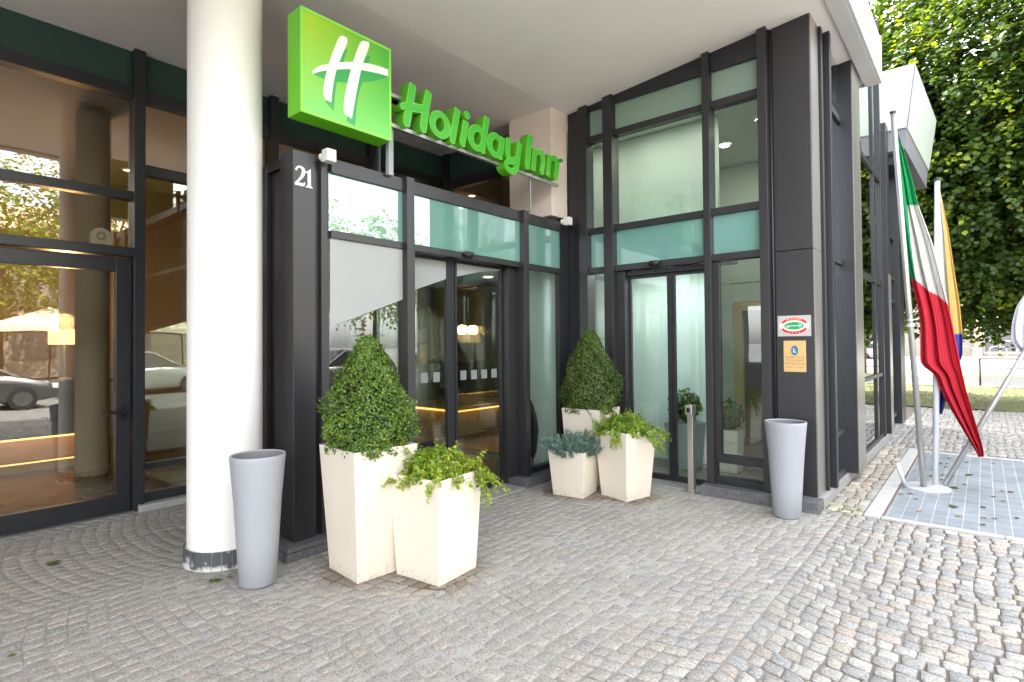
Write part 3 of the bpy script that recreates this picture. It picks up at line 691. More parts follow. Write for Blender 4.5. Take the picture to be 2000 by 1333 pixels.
for (x, y, z), lab in (((-2.64, -3.455, 2.985), 'small white cube lamp on top of the pillar numbered 21'), ((-2.62, -.25, 3.0), 'small white cube lamp at the right end of the porch beam')):
    lb = thing('cube_lamp', lab, 'lamp', (x, y, z), 'white cube lamps on the porch')
    obj('lamp_housing', MB().box(x-.02, x+.06, y-.035, y+.045, z-.02, z+.075), M['white_plastic'], lb, bevel=.004)
    obj('lamp_bracket', MB().tube([(x-.02, y, z+.03), (x-.06, y-.01, z+.03)], .032, 14), M['white_plastic'], lb)

# house number
def vstroke(pts, ws):
    """closed outline of a stroke with varying width; pts (u,z)"""
    P = np.array(pts, float); n = len(P)
    T = np.gradient(P, axis=0); T = T/np.linalg.norm(T, axis=1, keepdims=True); Nn = np.stack([-T[:, 1], T[:, 0]], 1)
    W = np.array(ws, float)[:, None]/2 if np.ndim(ws) else np.full((n, 1), ws/2)
    return P+Nn*W, P-Nn*W
def smooth_path(pts, n=24):
    P = np.array(pts, float); m = len(P)
    if m < 3:
        t = np.linspace(0, 1, 4)[:, None]; return P[0]*(1-t)+P[-1]*t
    Q = np.vstack([2*P[0]-P[1], P, 2*P[-1]-P[-2]]); out = []
    for i in range(m-1):
        p0, p1, p2, p3 = Q[i:i+4]; k = max(3, n//(m-1))
        for t in np.linspace(0, 1, k, endpoint=False):
            out.append(.5*((2*p1)+(-p0+p2)*t+(2*p0-5*p1+4*p2-p3)*t*t+(-p0+3*p1-3*p2+p3)*t**3))
    out.append(P[-1]); return np.array(out)
def ribbon(mb, L_, R_, x0, x1, tf=lambda p: p, cap=None):
    """solid strip between outlines L_ and R_ (2D), front at x1 and back at x0 (X axis)"""
    n = len(L_); A = [tf(p) for p in L_]; B = [tf(p) for p in R_]
    vs = [(x1, *p) for p in A]+[(x1, *p) for p in B]+[(x0, *p) for p in A]+[(x0, *p) for p in B]
    fs = []
    for i in range(n-1):
        fs += [(i, i+1, n+i+1, n+i), (2*n+i, 3*n+i, 3*n+i+1, 2*n+i+1), (i, 2*n+i, 2*n+i+1, i+1), (n+i, n+i+1, 3*n+i+1, 3*n+i)]
    fs += [(0, n, 3*n, 2*n), (n-1, 3*n-1, 4*n-1, 2*n-1)]
    mb.add(vs, fs); return mb
def widths(ws, n): return np.interp(np.linspace(0, 1, n), np.linspace(0, 1, len(ws)), ws)
num = MB()
DY, DZ, H0 = -3.690, 2.755, .148
tf = lambda p: (DY+p[0]*H0, DZ+p[1]*H0)
P2 = smooth_path([(.06, .76), (.16, .93), (.32, .97), (.47, .86), (.46, .66), (.34, .42), (.05, .10)], 30)
ribbon(num, *vstroke(P2, widths([.10, .09, .10, .17, .18, .13, .06], len(P2))), XP, XP+.006, tf)
P2 = smooth_path([(.02, .075), (.2, .085), (.40, .075), (.50, .10), (.54, .22)], 16)
ribbon(num, *vstroke(P2, widths([.15, .15, .16, .10, .05], len(P2))), XP, XP+.0068, tf)
n1 = [(.60, .74), (.60, .79), (.74, .86), (.86, .97), (.88, .97), (.88, .14), (.90, .07), (.98, .04), (.98, 0), (.60, 0), (.60, .04), (.69, .07), (.71, .14), (.71, .72), (.68, .76)]
num.prism([tf(p) for p in n1], 0, XP, XP+.006)
obj('house_number', num, M['digit'], por)

# round column
col = thing('round_column', 'thick white round column in front of the left glazing', 'column', (-3.08, -4.027, 0))
obj('shaft', MB().lathe([(.25, .12), (.25, 4.43)], -3.08, -4.027, 72), M['white_col'], col, smooth=True)
ring = MB()
for k in range(26):
    a0 = 2*math.pi*k/26+.012; a1 = 2*math.pi*(k+1)/26-.012
    pts = [(-3.08+r*math.cos(a), -4.027+r*math.sin(a)) for r, a in ((.262, a0), (.272, a0), (.272, (a0+a1)/2), (.272, a1), (.262, a1))]
    ring.prism(pts, 2, .0, .128)
m_, nt, out = mat('base_tiles'); L = nt.links.new
p = N(nt, 'ShaderNodeBsdfPrincipled'); p.inputs['Roughness'].default_value = .55
tc = N(nt, 'ShaderNodeTexCoord'); nz_ = N(nt, 'ShaderNodeTexNoise'); nz_.inputs['Scale'].default_value = 14; nz_.inputs['Detail'].default_value = 6; L(tc.outputs['Object'], nz_.inputs['Vector'])
cr = N(nt, 'ShaderNodeValToRGB'); cr.color_ramp.elements[0].position = .56; cr.color_ramp.elements[0].color = (.075, .078, .085, 1); cr.color_ramp.elements[1].position = .74; cr.color_ramp.elements[1].color = (.62, .62, .60, 1)
sx = N(nt, 'ShaderNodeSeparateXYZ'); L(tc.outputs['Object'], sx.inputs[0])
ad = N(nt, 'ShaderNodeMapRange'); ad.inputs['From Min'].default_value = .05; ad.inputs['From Max'].default_value = .0; ad.inputs['To Min'].default_value = 0; ad.inputs['To Max'].default_value = .30; L(sx.outputs['Z'], ad.inputs['Value'])
sm_ = N(nt, 'ShaderNodeMath', operation='ADD'); L(nz_.outputs['Fac'], sm_.inputs[0]); L(ad.outputs[0], sm_.inputs[1]); L(sm_.outputs[0], cr.inputs[0]); L(cr.outputs[0], p.inputs['Base Color']); L(p.outputs[0], out.inputs[0])
obj('base_tiles', ring, m_, col)
obj('base_mortar', MB().lathe([(.262, 0), (.268, .0), (.266, .126), (.25, .126)], -3.08, -4.027, 52), M['plinth_light'], col)

# ================================================================= SIGNS
XS = -2.5
bs = thing('box_sign', 'square green light box sign with a white slanted H under the soffit', 'box sign', (XS, -3.35, 3.2))
B0, B1, Z0, Z1 = -3.748, -2.945, 3.235, 4.005
obj('sign_case', MB().box(XS-.19, XS-.012, B0, B1, Z0, Z1), M['sign_body'], bs, bevel=.006)
fr = MB()
t = .022
fr.box(XS-.0118, XS, B0, B0+t, Z0, Z1).box(XS-.0118, XS, B1-t, B1, Z0, Z1).box(XS-.0118, XS-.0005, B0+t, B1-t, Z0, Z0+t).box(XS-.0118, XS-.0005, B0+t, B1-t, Z1-t, Z1)
obj('sign_frame', fr, M['sign_rim'], bs, bevel=.003)
m_, nt, out = mat('printed_green'); L = nt.links.new
tc = N(nt, 'ShaderNodeTexCoord'); sx = N(nt, 'ShaderNodeSeparateXYZ'); L(tc.outputs['Generated'], sx.inputs[0])
def mixc(fac, a, b):
    x = N(nt, 'ShaderNodeMix', data_type='RGBA')
    for s_, v in ((6, a), (7, b)):
        if isinstance(v, tuple): x.inputs[s_].default_value = c4(v)
        else: L(v, x.inputs[s_])
    L(fac, x.inputs[0]); return x.outputs[2]
low = mixc(sx.outputs['Y'], (.17, .56, .10), (.13, .56, .07)); top = mixc(sx.outputs['Y'], (.38, .58, .02), (.05, .40, .045))
bg = mixc(sx.outputs['Z'], low, top)
p = N(nt, 'ShaderNodeBsdfPrincipled'); p.inputs['Roughness'].default_value = .3; L(bg, p.inputs['Base Color']); L(p.outputs[0], out.inputs[0])
obj('sign_face', MB().box(XS-.0117, XS-.006, B0+t, B1-t, Z0+t, Z1-t), m_, bs)
SW, SH = .80, .775
tb = lambda p: (B0+p[0]*SW, Z0-.003+p[1]*SH)
def lr(Lp, Rp, n=26): return smooth_path(Lp, n), smooth_path(Rp, n)
sh = MB()
def pair(mb, Lp, Rp, x):
    a = smooth_path(Lp, 24); b = smooth_path(Rp, 24); k = 24
    ra = np.stack([np.interp(np.linspace(0, 1, k), np.linspace(0, 1, len(a)), a[:, i]) for i in (0, 1)], 1)
    rb = np.stack([np.interp(np.linspace(0, 1, k), np.linspace(0, 1, len(b)), b[:, i]) for i in (0, 1)], 1)
    ribbon(mb, ra, rb, XS-.0065, x, tb)
pair(sh, [(.40, .74), (.33, .50), (.28, .32), (.252, .17)], [(.489, .79), (.409, .528), (.359, .35), (.336, .116)], XS-.0055)
pair(sh, [(.66, .78), (.57, .5), (.50, .25), (.476, .06)], [(.755, .828), (.668, .556), (.6, .319), (.57, .035)], XS-.0052)
pair(sh, [(.125, .405), (.384, .56), (.6, .62), (.97, .70)], [(.133, .393), (.300, .40), (.5, .452), (.77, .565), (.97, .685)], XS-.0049)
obj('emblem_shadow', sh, M['sign_shadow'], bs)
em = MB()
pair(em, [(.435, .90), (.385, .845), (.293, .585), (.244, .397), (.229, .26), (.249, .199)], [(.435, .90), (.490, .874), (.423, .693), (.359, .508), (.322, .314), (.309, .19)], XS-.0040)
pair(em, [(.69, .955), (.63, .91), (.55, .686), (.484, .441), (.443, .221), (.450, .125)], [(.69, .955), (.741, .937), (.655, .693), (.601, .461), (.561, .259), (.531, .10)], XS-.0037)
pair(em, [(.117, .425), (.203, .51), (.384, .609), (.576, .692), (.791, .747), (.968, .765)], [(.122, .395), (.203, .454), (.384, .541), (.575, .615), (.791, .668), (.968, .692)], XS-.0034)
obj('emblem', em, M['sign_white'], bs)
obj('bracket', MB().box(XS-.2, XS-.17, B1-.02, B1+.28, 3.66, 3.69).box(-2.78, -2.74, -2.93, -2.88, 2.99, 3.72), M['black'], bs)

ls = thing('letter_sign', 'row of raised green letters reading Holiday Inn above the porch beam', 'letter sign', (XS, -1.6, 3.4))
LH, LY, LZ = .385, -2.76, 3.41
tl = lambda p: (LY+p[0]*LH, LZ+p[1]*LH)
def ringpoly(cx, cz, a, b, rot=0., n=40):
    t = np.linspace(0, 2*math.pi, n+1); c, s = math.cos(rot), math.sin(rot)
    x, z = a*np.cos(t), b*np.sin(t); return np.stack([cx+x*c-z*s, cz+x*s+z*c], 1)
def rounded(P, ws):
    """stroke with softly rounded ends"""
    P = np.array(P); n = len(P); w = np.array(widths(ws, n) if np.ndim(ws) else np.full(n, ws))
    return P, w
def letter(strokes, rings=(), name='letter'):
    body, face, edge = MB(), MB(), MB(); k = 0
    for pts, w in strokes:
        P = smooth_path(pts, 26); ww = widths(w, len(P)) if np.ndim(w) else np.full(len(P), w)
        e = .0010*k; k += 1
        ribbon(body, *vstroke(P, ww), XS-.12-e, XS-.008+e*.3, tl); ribbon(edge, *vstroke(P, ww+.004), XS-.0079-e*.2, XS-.0042+e*.3, tl)
        T0 = (P[1]-P[0]); T0 /= np.linalg.norm(T0); T1 = P[-1]-P[-2]; T1 /= np.linalg.norm(T1)
        Q = P.copy(); Q[0] += T0*.014; Q[-1] -= T1*.014
        ribbon(face, *vstroke(Q, ww-.030), XS-.0060, XS-.0015+e, tl)
    for o_, i_ in rings:
        e = .0010*k; k += 1
        ribbon(body, o_, i_, XS-.12-e, XS-.008+e*.3, tl); ribbon(edge, o_, i_, XS-.0079-e*.2, XS-.0042+e*.3, tl)
        co, cin = o_.mean(0), i_.mean(0)
        of = co+(o_-co)*.955; jf = cin+(i_-cin)*1.10
        ribbon(face, of, jf, XS-.0060, XS-.0015+e, tl)
    b = obj(name, body, M['letter_side'], ls)
    obj('letter_face', face, M['sign_letter'], b); obj('letter_edge', edge, M['sign_rim'], b)
vw = [.205, .20, .20, .19]
letter([([(.125, 1.0), (.03, .53), (-.045, .12), (-.03, -.01)], [.19, .195, .2, .11]), ([(.60, 1.0), (.51, .62), (.43, .14), (.455, .0)], [.19, .2, .2, .11]), ([(-.215, .355), (-.15, .42), (0, .45), (.51, .56)], [.08, .15, .19, .19])])
letter([], [(ringpoly(.94, .333, .338, .322, -.25), ringpoly(.938, .335, .135, .178, -.25))])
letter([([(1.515, .885), (1.41, .42), (1.345, .12), (1.385, .0)], [.19, .19, .19, .10])])
letter([([(1.80, .675), (1.735, .38), (1.68, .13), (1.715, .01)], [.19, .19, .19, .10])], [(ringpoly(1.827, .83, .108, .102), ringpoly(1.827, .83, .002, .002))])
letter([([(2.56, 1.005), (2.47, .545), (2.40, .20), (2.42, .03)], [.19, .19, .19, .12])], [(ringpoly(2.185, .365, .325, .335, -.25), ringpoly(2.21, .365, .135, .18, -.25))])
letter([([(3.19, .655), (3.10, .34), (3.06, .17), (3.10, .04)], [.17, .19, .19, .12])], [(ringpoly(2.885, .37, .335, .325, -.25), ringpoly(2.90, .37, .135, .175, -.25))])
letter([([(3.43, .70), (3.375, .40), (3.40, .22), (3.52, .15), (3.68, .19), (3.80, .33)], [.18, .19, .18, .16, .15, .12]), ([(3.885, .70), (3.80, .28), (3.745, .02), (3.65, -.13), (3.48, -.16), (3.32, -.08), (3.34, .05), (3.52, .075), (3.72, .06)], [.18, .19, .19, .17, .16, .16, .14, .12, .08])])
letter([([(4.375, 1.04), (4.29, .66), (4.22, .20), (4.255, .06)], [.21, .21, .2, .11])])
for dx in (0, .70):
    letter([([(4.585+dx, .72), (4.525+dx, .38), (4.475+dx, .075)], [.18, .18, .18]), ([(4.56+dx, .50), (4.69+dx, .665), (4.84+dx, .68), (4.945+dx, .58), (4.945+dx, .38), (4.89+dx, .17), (4.92+dx, .06)], [.06, .14, .18, .19, .18, .18, .10])])
obj('registered_mark', ribbon(MB(), ringpoly(5.885, .715, .06, .06, 0, 20), ringpoly(5.885, .715, .038, .038, 0, 20), XS-.05, XS-.003, tl), M['sign_letter'], ls)
obj('mounting_rail', MB().box(XS-.11, XS-.07, -2.93, -.47, 3.395, 3.425).box(XS-.12, XS-.085, -2.93, -2.6, 3.66, 3.69), M['pole'], ls)
obj('support_post', MB().box(-2.66, -2.62, -2.885, -2.835, 3.0, 3.45), M['bin'], ls); obj('support_post', MB().box(-2.64, -2.62, -.95, -.935, 3.0, 3.40), M['pole'], ls)

# plaques on the corner pillar
def text_mesh(body, size, x, z, y, bold=0., align='CENTER', xs=1.):
    cu = bpy.data.curves.new('t', 'FONT'); cu.body = body; cu.size = size; cu.align_x = align; cu.extrude = .0004; cu.offset = bold
    to = bpy.data.objects.new('t', cu); COL.objects.link(to)
    bpy.context.view_layer.update()
    me = bpy.data.meshes.new_from_object(to.evaluated_get(bpy.context.evaluated_depsgraph_get()))
    V = [(x+v.co.x*xs, y-v.co.z, z+v.co.y) for v in me.vertices]; F = [tuple(p.vertices) for p in me.polygons]
    bpy.data.objects.remove(to); bpy.data.curves.remove(cu); bpy.data.meshes.remove(me)
    return V, F
pq = thing('oval_plaque', 'silver plaque with red, white and green oval key emblem on the corner pillar', 'plaque', (-.175, 0, 1.6))
obj('plate', MB().box(-.321, -.029, -.006, -.0005, 1.602, 1.80), M['plaque_grey'], pq, bevel=.0015)
cx, cz = -.175, 1.702
el = lambda a, b, n=56: [(cx+a*math.cos(2*math.pi*i/n), cz+b*math.sin(2*math.pi*i/n)) for i in range(n)]
obj('oval', MB().prism(el(.130, .084), 1, -.0070, -.0062), M['cream_en'], pq)
arc = MB()
for s_ in (1, -1):
    th = np.linspace(R(22), R(158), 26)*s_
    o_ = np.stack([cx+.124*np.cos(th), cz+.080*np.sin(th)], 1); i_ = np.stack([cx+.104*np.cos(th), cz+.053*np.sin(th)], 1)
    nn = len(o_); vs = [(p[0], -.0078, p[1]) for p in o_]+[(p[0], -.0078, p[1]) for p in i_]
    arc.add(vs, [(i, i+1, nn+i+1, nn+i) for i in range(nn-1)])
obj('red_band', arc, M['red'], pq)
obj('green_oval', MB().prism(el(.085, .036), 1, -.0078, -.0071), M['green'], pq)
key = MB().box(cx-.066, cx+.040, -.0086, -.0079, cz-.003, cz+.003).box(cx-.066, cx-.058, -.0087, -.0079, cz-.018, cz-.0032).box(cx-.050, cx-.042, -.0087, -.0079, cz-.016, cz-.0032)
th = np.linspace(0, 2*math.pi, 7); nn = 7
key.add([(cx+.054+.017*math.cos(a), -.0084, cz+.001+.017*math.sin(a)) for a in th]+[(cx+.054+.010*math.cos(a), -.0084, cz+.001+.010*math.sin(a)) for a in th], [(i, i+1, nn+i+1, nn+i) for i in range(nn-1)])
obj('key', key, M['cream_en'], pq)
tx = MB()
for i, ch in enumerate('ALBERGO'):
    a = R(90+30-i*10); tx.add(*text_mesh(ch, .021, cx+.114*math.cos(a), cz+.060*math.sin(a), -.0085, .0004))
for i in range(4):
    px_, pz_ = cx-.045+i*.03, cz-.0655+(.004 if i in (0, 3) else 0)
    tx.prism([(px_+(.007 if j % 2 == 0 else .003)*math.sin(j*math.pi/5), pz_+(.007 if j % 2 == 0 else .003)*math.cos(j*math.pi/5)) for j in range(10)], 1, -.0088, -.0080)
obj('lettering', tx, M['cream_en'], pq)
bq = thing('brass_plaque', 'brass club plaque with blue round emblem below the oval plaque', 'plaque', (-.174, 0, 1.26))
obj('plate', MB().box(-.271, -.076, -.007, -.0005, 1.262, 1.56), M['brass'], bq, bevel=.0015)
cx, cz = -.1735, 1.467
obj('emblem_rim', MB().prism([(cx+(.047 if i % 2 else .052)*math.cos(i*math.pi/14), cz+(.044+(.003 if i % 2 else 0))*math.sin(i*math.pi/14)) for i in range(28)], 1, -.0085, -.0071), M['gold'], bq)
obj('emblem', MB().prism(el(.031, .046), 1, -.0096, -.0086), M['blue'], bq)
tx = MB(); tx.add(*text_mesh('L', .052, cx, cz-.018, -.0101, .002)); obj('emblem_letter', tx, M['cream_en'], bq)
tx = MB()
for s_, sz, z in (('LIONS  CLUB', .029, 1.392), ('COLLEGNO', .029, 1.362), ('CERTOSA  REALE', .0225, 1.333), ('Meeting 1° - 3° martedì', .0165, 1.304)):
    tx.add(*text_mesh(s_, sz, cx, z, -.0076, .0003))
obj('lettering', tx, M['engrave'], bq)
sc_ = MB()
for x in (-.262, -.085):
    for z in (1.271, 1.551): sc_.lathe([(.0001, 0), (.005, 0), (.003, .002), (.0001, .0022)], 0, 0, 10); sc_.v[-40:] = [(x+a, -.007-c_, z+b) for a, b, c_ in sc_.v[-40:]]
obj('screw', sc_, M['gold'], bq)

# ================================================================= STREET FURNITURE BY THE DOORS
def bin_(loc, label):
    t_ = thing('litter_bin', label, 'bin', loc, 'grey tapered bins')
    prof = [(.005, .0), (.100, .0), (.113, .012), (.128, .25), (.146, .55), (.168, .80), (.172, .835), (.170, .842), (.160, .842), (.157, .835)]
    obj('body', MB().lathe(prof, 0, 0, 56), M['bin'], t_, smooth=True, world=False)
    obj('liner', MB().lathe([(.1568, .836), (.150, .72), (.15, .70), (.001, .70)], 0, 0, 56), M['bin_in'], t_, smooth=True, world=False)
    return t_
bin_((-2.452, -4.083, .0), 'tall grey tapered bin beside the white round column')
bin_((-.158, -.432, .0), 'tall grey tapered bin in front of the corner pillar')

def planter(loc, bh, th, h, rot, label, cat='planter', group='cream planters', mat_=None, tilt=0.):
    t_ = thing('planter', label, cat, loc, group); t_.rotation_euler = (0, 0, rot)
    b = MB(); wl = .018
    def sq(a, z): return [(-a, -a, z), (a, -a, z), (a, a, z), (-a, a, z)]
    vs = sq(bh, 0)+sq(th, h)+sq(th-wl, h)+sq(th-wl-.012, h-.07)
    fs = [(0, 3, 2, 1)]
    for k in range(3):
        for i in range(4): fs.append((k*4+i, k*4+(i+1) % 4, k*4+4+(i+1) % 4, k*4+4+i))
    b.add(vs, fs); obj('pot', b, mat_ or M['cream'], t_, world=False, bevel=.004)
    obj('soil', MB().add(sq(th-wl-.008, h-.055), [(0, 1, 2, 3)]), M['soil'], t_, world=False)
    return t_
planter((-2.10, -3.47, 0), .195, .245, .86, R(-5), 'tall cream planter holding a cone bush beside the pillar numbered 21')
planter((-1.69, -3.205, 0), .192, .225, .68, R(6), 'cream planter in the left foreground pair holding trailing yellow green leaves')
planter((-2.06, -.955, 0), .168, .205, .465, R(8), 'low cream planter holding a blue green juniper')
planter((-1.605, -.715, 0), .172, .222, .672, R(-14), 'cream planter with yellow green trailing leaves beside the sliding glass door')
planter((-2.2, -.41, 0), .19, .238, .83, R(0), 'tall cream planter with cone bush behind the juniper planter')

def cone_bush(name, loc, r, h, n, label, seed, c1=(.052, .085, .020), c2=(.11, .16, .035)):
    rg = np.random.default_rng(seed)
    t_ = thing(name, label, 'shrub', loc, 'clipped cone bushes')
    z = rg.random(n)**1.25
    def rad(z): return r*np.clip(np.interp(z, [0, .06, .2, .34, .51, .68, .81, .94, 1], [.78, .86, 1.0, .96, .80, .58, .40, .22, .07]), 0, 2)
    a = rg.uniform(0, 2*math.pi, n)
    lump = 1+.10*np.sin(3*a+z*9+seed)+.08*np.sin(5*a-z*17+seed*2)+.05*np.sin(11*a+z*31)
    dep = 1-rg.random(n)**2.0*.42
    rr = rad(z)*lump*dep
    out_ = rg.random(n) < .05; rr[out_] += rg.uniform(.01, .045, out_.sum())
    P_ = np.stack([rr*np.cos(a), rr*np.sin(a), z*h+rg.normal(size=n)*.008-.03], 1)
    nr = unit(np.stack([np.cos(a), np.sin(a), np.full(n, .45)], 1)+rg.normal(size=(n, 3))*.65)
    k = rg.random((n, 1)); clump = (.5+.5*np.sin(7*a+z*23+seed)*np.sin(z*37+3*a))[:, None]
    C_ = np.array(c1)*(1-k*.6-clump*.4)+np.array(c2)*(k*.6+clump*.4)
    tipm = (rg.random(n) < .10)[:, None]; C_ = np.where(tipm, C_*1.5+np.array([.03, .03, 0]), C_)
    V, F, CC = leaves(P_, nr, rg.uniform(.0095, .0165, n), C_, 1.5, .3)
    mesh_np('foliage', V, F, M['leaf_box'], CC, t_)
    tw = MB()
    tw.tube([(0, 0, -.08), (.01, 0, h*.5), (0, .01, h*.97)], [.02, .012, .003], 6)
    for i in range(60):
        zz = rg.uniform(.05, .9); aa = rg.uniform(0, 6.28); q = rad(np.array([zz]))[0]*.95
        tw.tube([(0, 0, zz*h*.85), (q*math.cos(aa)*.6, q*math.sin(aa)*.6, zz*h*.95), (q*math.cos(aa), q*math.sin(aa), zz*h+.03)], [.005, .003, .0012], 4)
    core = MB().lathe([(r*.60, .0), (r*.70, h*.2), (r*.52, h*.5), (r*.26, h*.78), (.01, h*.92)], 0, 0, 20)  # solid dark core added to paint deep shade between the leaves
    obj('branches', tw, M['twig'], t_, world=False); obj('shade_core', core, M['inner'], t_, world=False)
    return t_
cone_bush('cone_bush', (-2.10, -3.47, .84), .315, .80, 21000, 'large cone shaped box bush in the left foreground', 3, (.034, .078, .012), (.17, .28, .035))
cone_bush('cone_bush', (-2.2, -.41, .81), .335, .92, 17000, 'darker cone shaped bush in the corner beside the sliding door', 9, (.026, .058, .011), (.125, .195, .028))

def spray_bush(name, loc, half, label, seed, c1, c2, nst=120, hmax=.30, trail=None, grp='golden trailing shrubs'):
    rg = np.random.default_rng(seed); t_ = thing(name, label, 'shrub', loc, grp)
    tw = MB(); Ps, Ns, Cs, Sz = [], [], [], []
    def shoot(p0, d0, ln, sag, leafs, big):
        p = np.array(p0, float); d = np.array(d0, float); path = [p.copy()]
        k = 9
        for i in range(k):
            d = d+np.array([0, 0, -sag/k])+rg.normal(size=3)*.06; d /= np.linalg.norm(d); p = p+d*ln/k; path.append(p.copy())
        tw.tube(path, [.0014]*(len(path)-1)+[.0007], 4)
        base_c = rg.random()
        for i in range(leafs):
            u = rg.uniform(.15, 1.); j = min(int(u*k), k-1); q = path[j]+(path[j+1]-path[j])*(u*k-j)
            s_ = rg.normal(size=3); dd = path[j+1]-path[j]; dd /= np.linalg.norm(dd); s_ -= dd*np.dot(s_, dd); s_ /= np.linalg.norm(s_)
            sz = big*rg.uniform(.7, 1.15)*(1.08-.5*u)
            Ps.append(q+s_*sz*.75); nn = dd*.7+np.array([0, 0, .5])+rg.normal(size=3)*.35; Ns.append(nn/np.linalg.norm(nn)); Sz.append(sz)
            m_ = np.clip(.25+.6*u+rg.normal()*.2+.25*(base_c-.5), 0, 1); Cs.append(np.array(c1)*(1-m_)+np.array(c2)*m_)
    for i in range(nst):
        x, y = rg.uniform(-half, half, 2)*.95; rr = math.hypot(x, y)/half
        up = rg.random() < .80
        d = np.array([x/half*.75, y/half*.75, 1.0 if up else .45]); d /= np.linalg.norm(d)
        ln = rg.uniform(.12, hmax*(1 if rg.random() < .25 else .66)) if up else rg.uniform(.12, .24)
        shoot((x*.8, y*.8, -.04), d, ln, (.08 if up else 1.0), int(ln*150), .025)
    for (x, y, z, dx, dy, ln, sag) in (trail or []): 
        for q in range(5): shoot((x+rg.normal()*.02, y+rg.normal()*.02, z), np.array([dx, dy, .25])+rg.normal(size=3)*.12, ln*rg.uniform(.75, 1.1), sag, int(ln*170), .025)
    nd = 2600; dv = unit(rg.normal(size=(nd, 3))); dv[:, 2] = np.abs(dv[:, 2]); rr_ = rg.random((nd, 1))**.35*(1+.18*np.sin(dv[:, :1]*9+seed)*np.sin(dv[:, 1:2]*8))
    for q, d_ in zip(dv*rr_*np.array([half*1.12, half*1.12, .21])-np.array([0, 0, .02]), dv):
        Ps.append(q); nn = d_+rg.normal(size=3)*.6+np.array([0, 0, .4]); Ns.append(nn/np.linalg.norm(nn)); Sz.append(rg.uniform(.017, .026)); m_ = np.clip(rg.normal()*.28+.35, 0, 1); Cs.append(np.array(c1)*(1-m_)+np.array(c2)*m_)
    V, F, CC = leaves(np.array(Ps), np.array(Ns), np.array(Sz), np.array(Cs), 1.35, .2)
    mesh_np('foliage', V, F, M['leaf_gold'], CC, t_); obj('stems', tw, M['twig'], t_, world=False)
    return t_
G1, G2 = (.10, .20, .022), (.36, .45, .045)
spray_bush('golden_shrub', (-1.69, -3.205, .66), .215, 'yellow green trailing shrub in the left foreground planter', 21, G1, G2, 230, .30, [(.17, .12, .02, .55, .45, .34, 2.0), (.16, -.16, .02, .3, -.2, .14, 1.2), (-.16, -.16, .02, -.4, -.4, .2, 1.0), (.05, .2, .02, .5, .8, .28, 1.2)])
spray_bush('golden_shrub', (-1.605, -.715, .65), .205, 'yellow green shrub trailing over the planter by the sliding door', 33, G1, (.30, .42, .045), 210, .31, [(.17, -.05, .02, .75, -.1, .40, 1.9), (.18, .1, .02, .8, .3, .28, 1.5), (-.15, .1, .05, -.3, .1, .25, .5), (.0, -.17, .02, .3, -.6, .26, 1.8)])
# juniper
rg = np.random.default_rng(5); t_ = thing('juniper_shrub', 'low blue green spiky juniper in the smallest cream planter', 'shrub', (-2.06, -.955, .445))
Ps, Ds = [], []; tw = MB()
for i in range(260):
    a = rg.uniform(0, 6.28); q = math.sqrt(rg.random())*.19; ln = rg.uniform(.12, .24)
    p = np.array([q*math.cos(a), q*math.sin(a), -.05]); d = np.array([math.cos(a)*q/.19*1.05, math.sin(a)*q/.19*1.05, .85])+rg.normal(size=3)*.2; d /= np.linalg.norm(d)
    path = [p, p+d*ln*.6, p+d*ln+np.array([0, 0, -.015])]; tw.tube(path, [.003, .002, .001], 4)
    m_ = 80; u = rg.uniform(.1, 1.03, m_)[:, None]; base_ = p+d*ln*u
    nd = unit(rg.normal(size=(m_, 3))*.8+d*1.1); Ps.append(base_+nd*.012); Ds.append(nd)
Ps = np.concatenate(Ps); Ds = np.concatenate(Ds); n = len(Ps)
w_ = unit(np.cross(Ds, RNG.normal(size=(n, 3))))*.0042; ln = RNG.uniform(.016, .030, (n, 1))
V = np.stack([Ps-w_, Ps+w_, Ps+Ds*ln], 1).reshape(-1, 3)
k = RNG.random((n, 1)); C = np.array([.07, .14, .115])*(1-k)+np.array([.22, .33, .27])*k
mesh_np('foliage', V, np.arange(3*n).reshape(-1, 3), M['needle'], np.repeat(C, 3, 0), t_); obj('stems', tw, M['twig'], t_, world=False)

# card reader post by the sliding door
po = thing('access_post', 'slim metal access post beside the sliding door of the glass wing', 'post', (-1.135, -.04, 0))
obj('post', MB().box(-1.165, -1.105, -.20, -.125, .0, .80), M['steel'], po, bevel=.004)
obj('reader_head', MB().box(-1.172, -1.098, -.235, -.12, .803, .90), M['steel'], po, bevel=.006)
obj('reader_slot', MB().box(-1.152, -1.118, -.2385, -.2355, .83, .875), M['black'], po)
obj('base_plate', MB().box(-1.21, -1.06, -.24, -.09, .0, .012), M['steel'], po)

# flag stand
FB = np.array([.715, 1.45]); hr = np.array([.762, .647]); hd = np.array([-.647, .762])
def fp(px, py, dd=0.):    # right / up offsets in metres measured from the stand, dd = distance behind it
    u = (px-1812)*.00538; z = (957-py)*.00538
    p_ = np.array((FB[0]+hr[0]*u, FB[1]+hr[1]*u, z)); return tuple(CAM+(p_-CAM)*(1+dd/5.84))
fs = thing('flag_stand', 'white disc flag stand with an empty stub on the grey slab panel', 'flag stand', (FB[0], FB[1], 0))
obj('disc', MB().lathe([(.004, .004), (.21, .004), (.21, .014), (.185, .022), (.004, .026)], FB[0]+.0, FB[1]+.05, 40), M['pole_white'], fs, smooth=False)
a_ = fp(1771, 940, .05); b_ = fp(1757, 905, .0)
obj('stub', MB().tube([(a_[0], a_[1], .02), (b_[0], b_[1], .27)], .021, 14), M['pole_white'], fs, smooth=True)
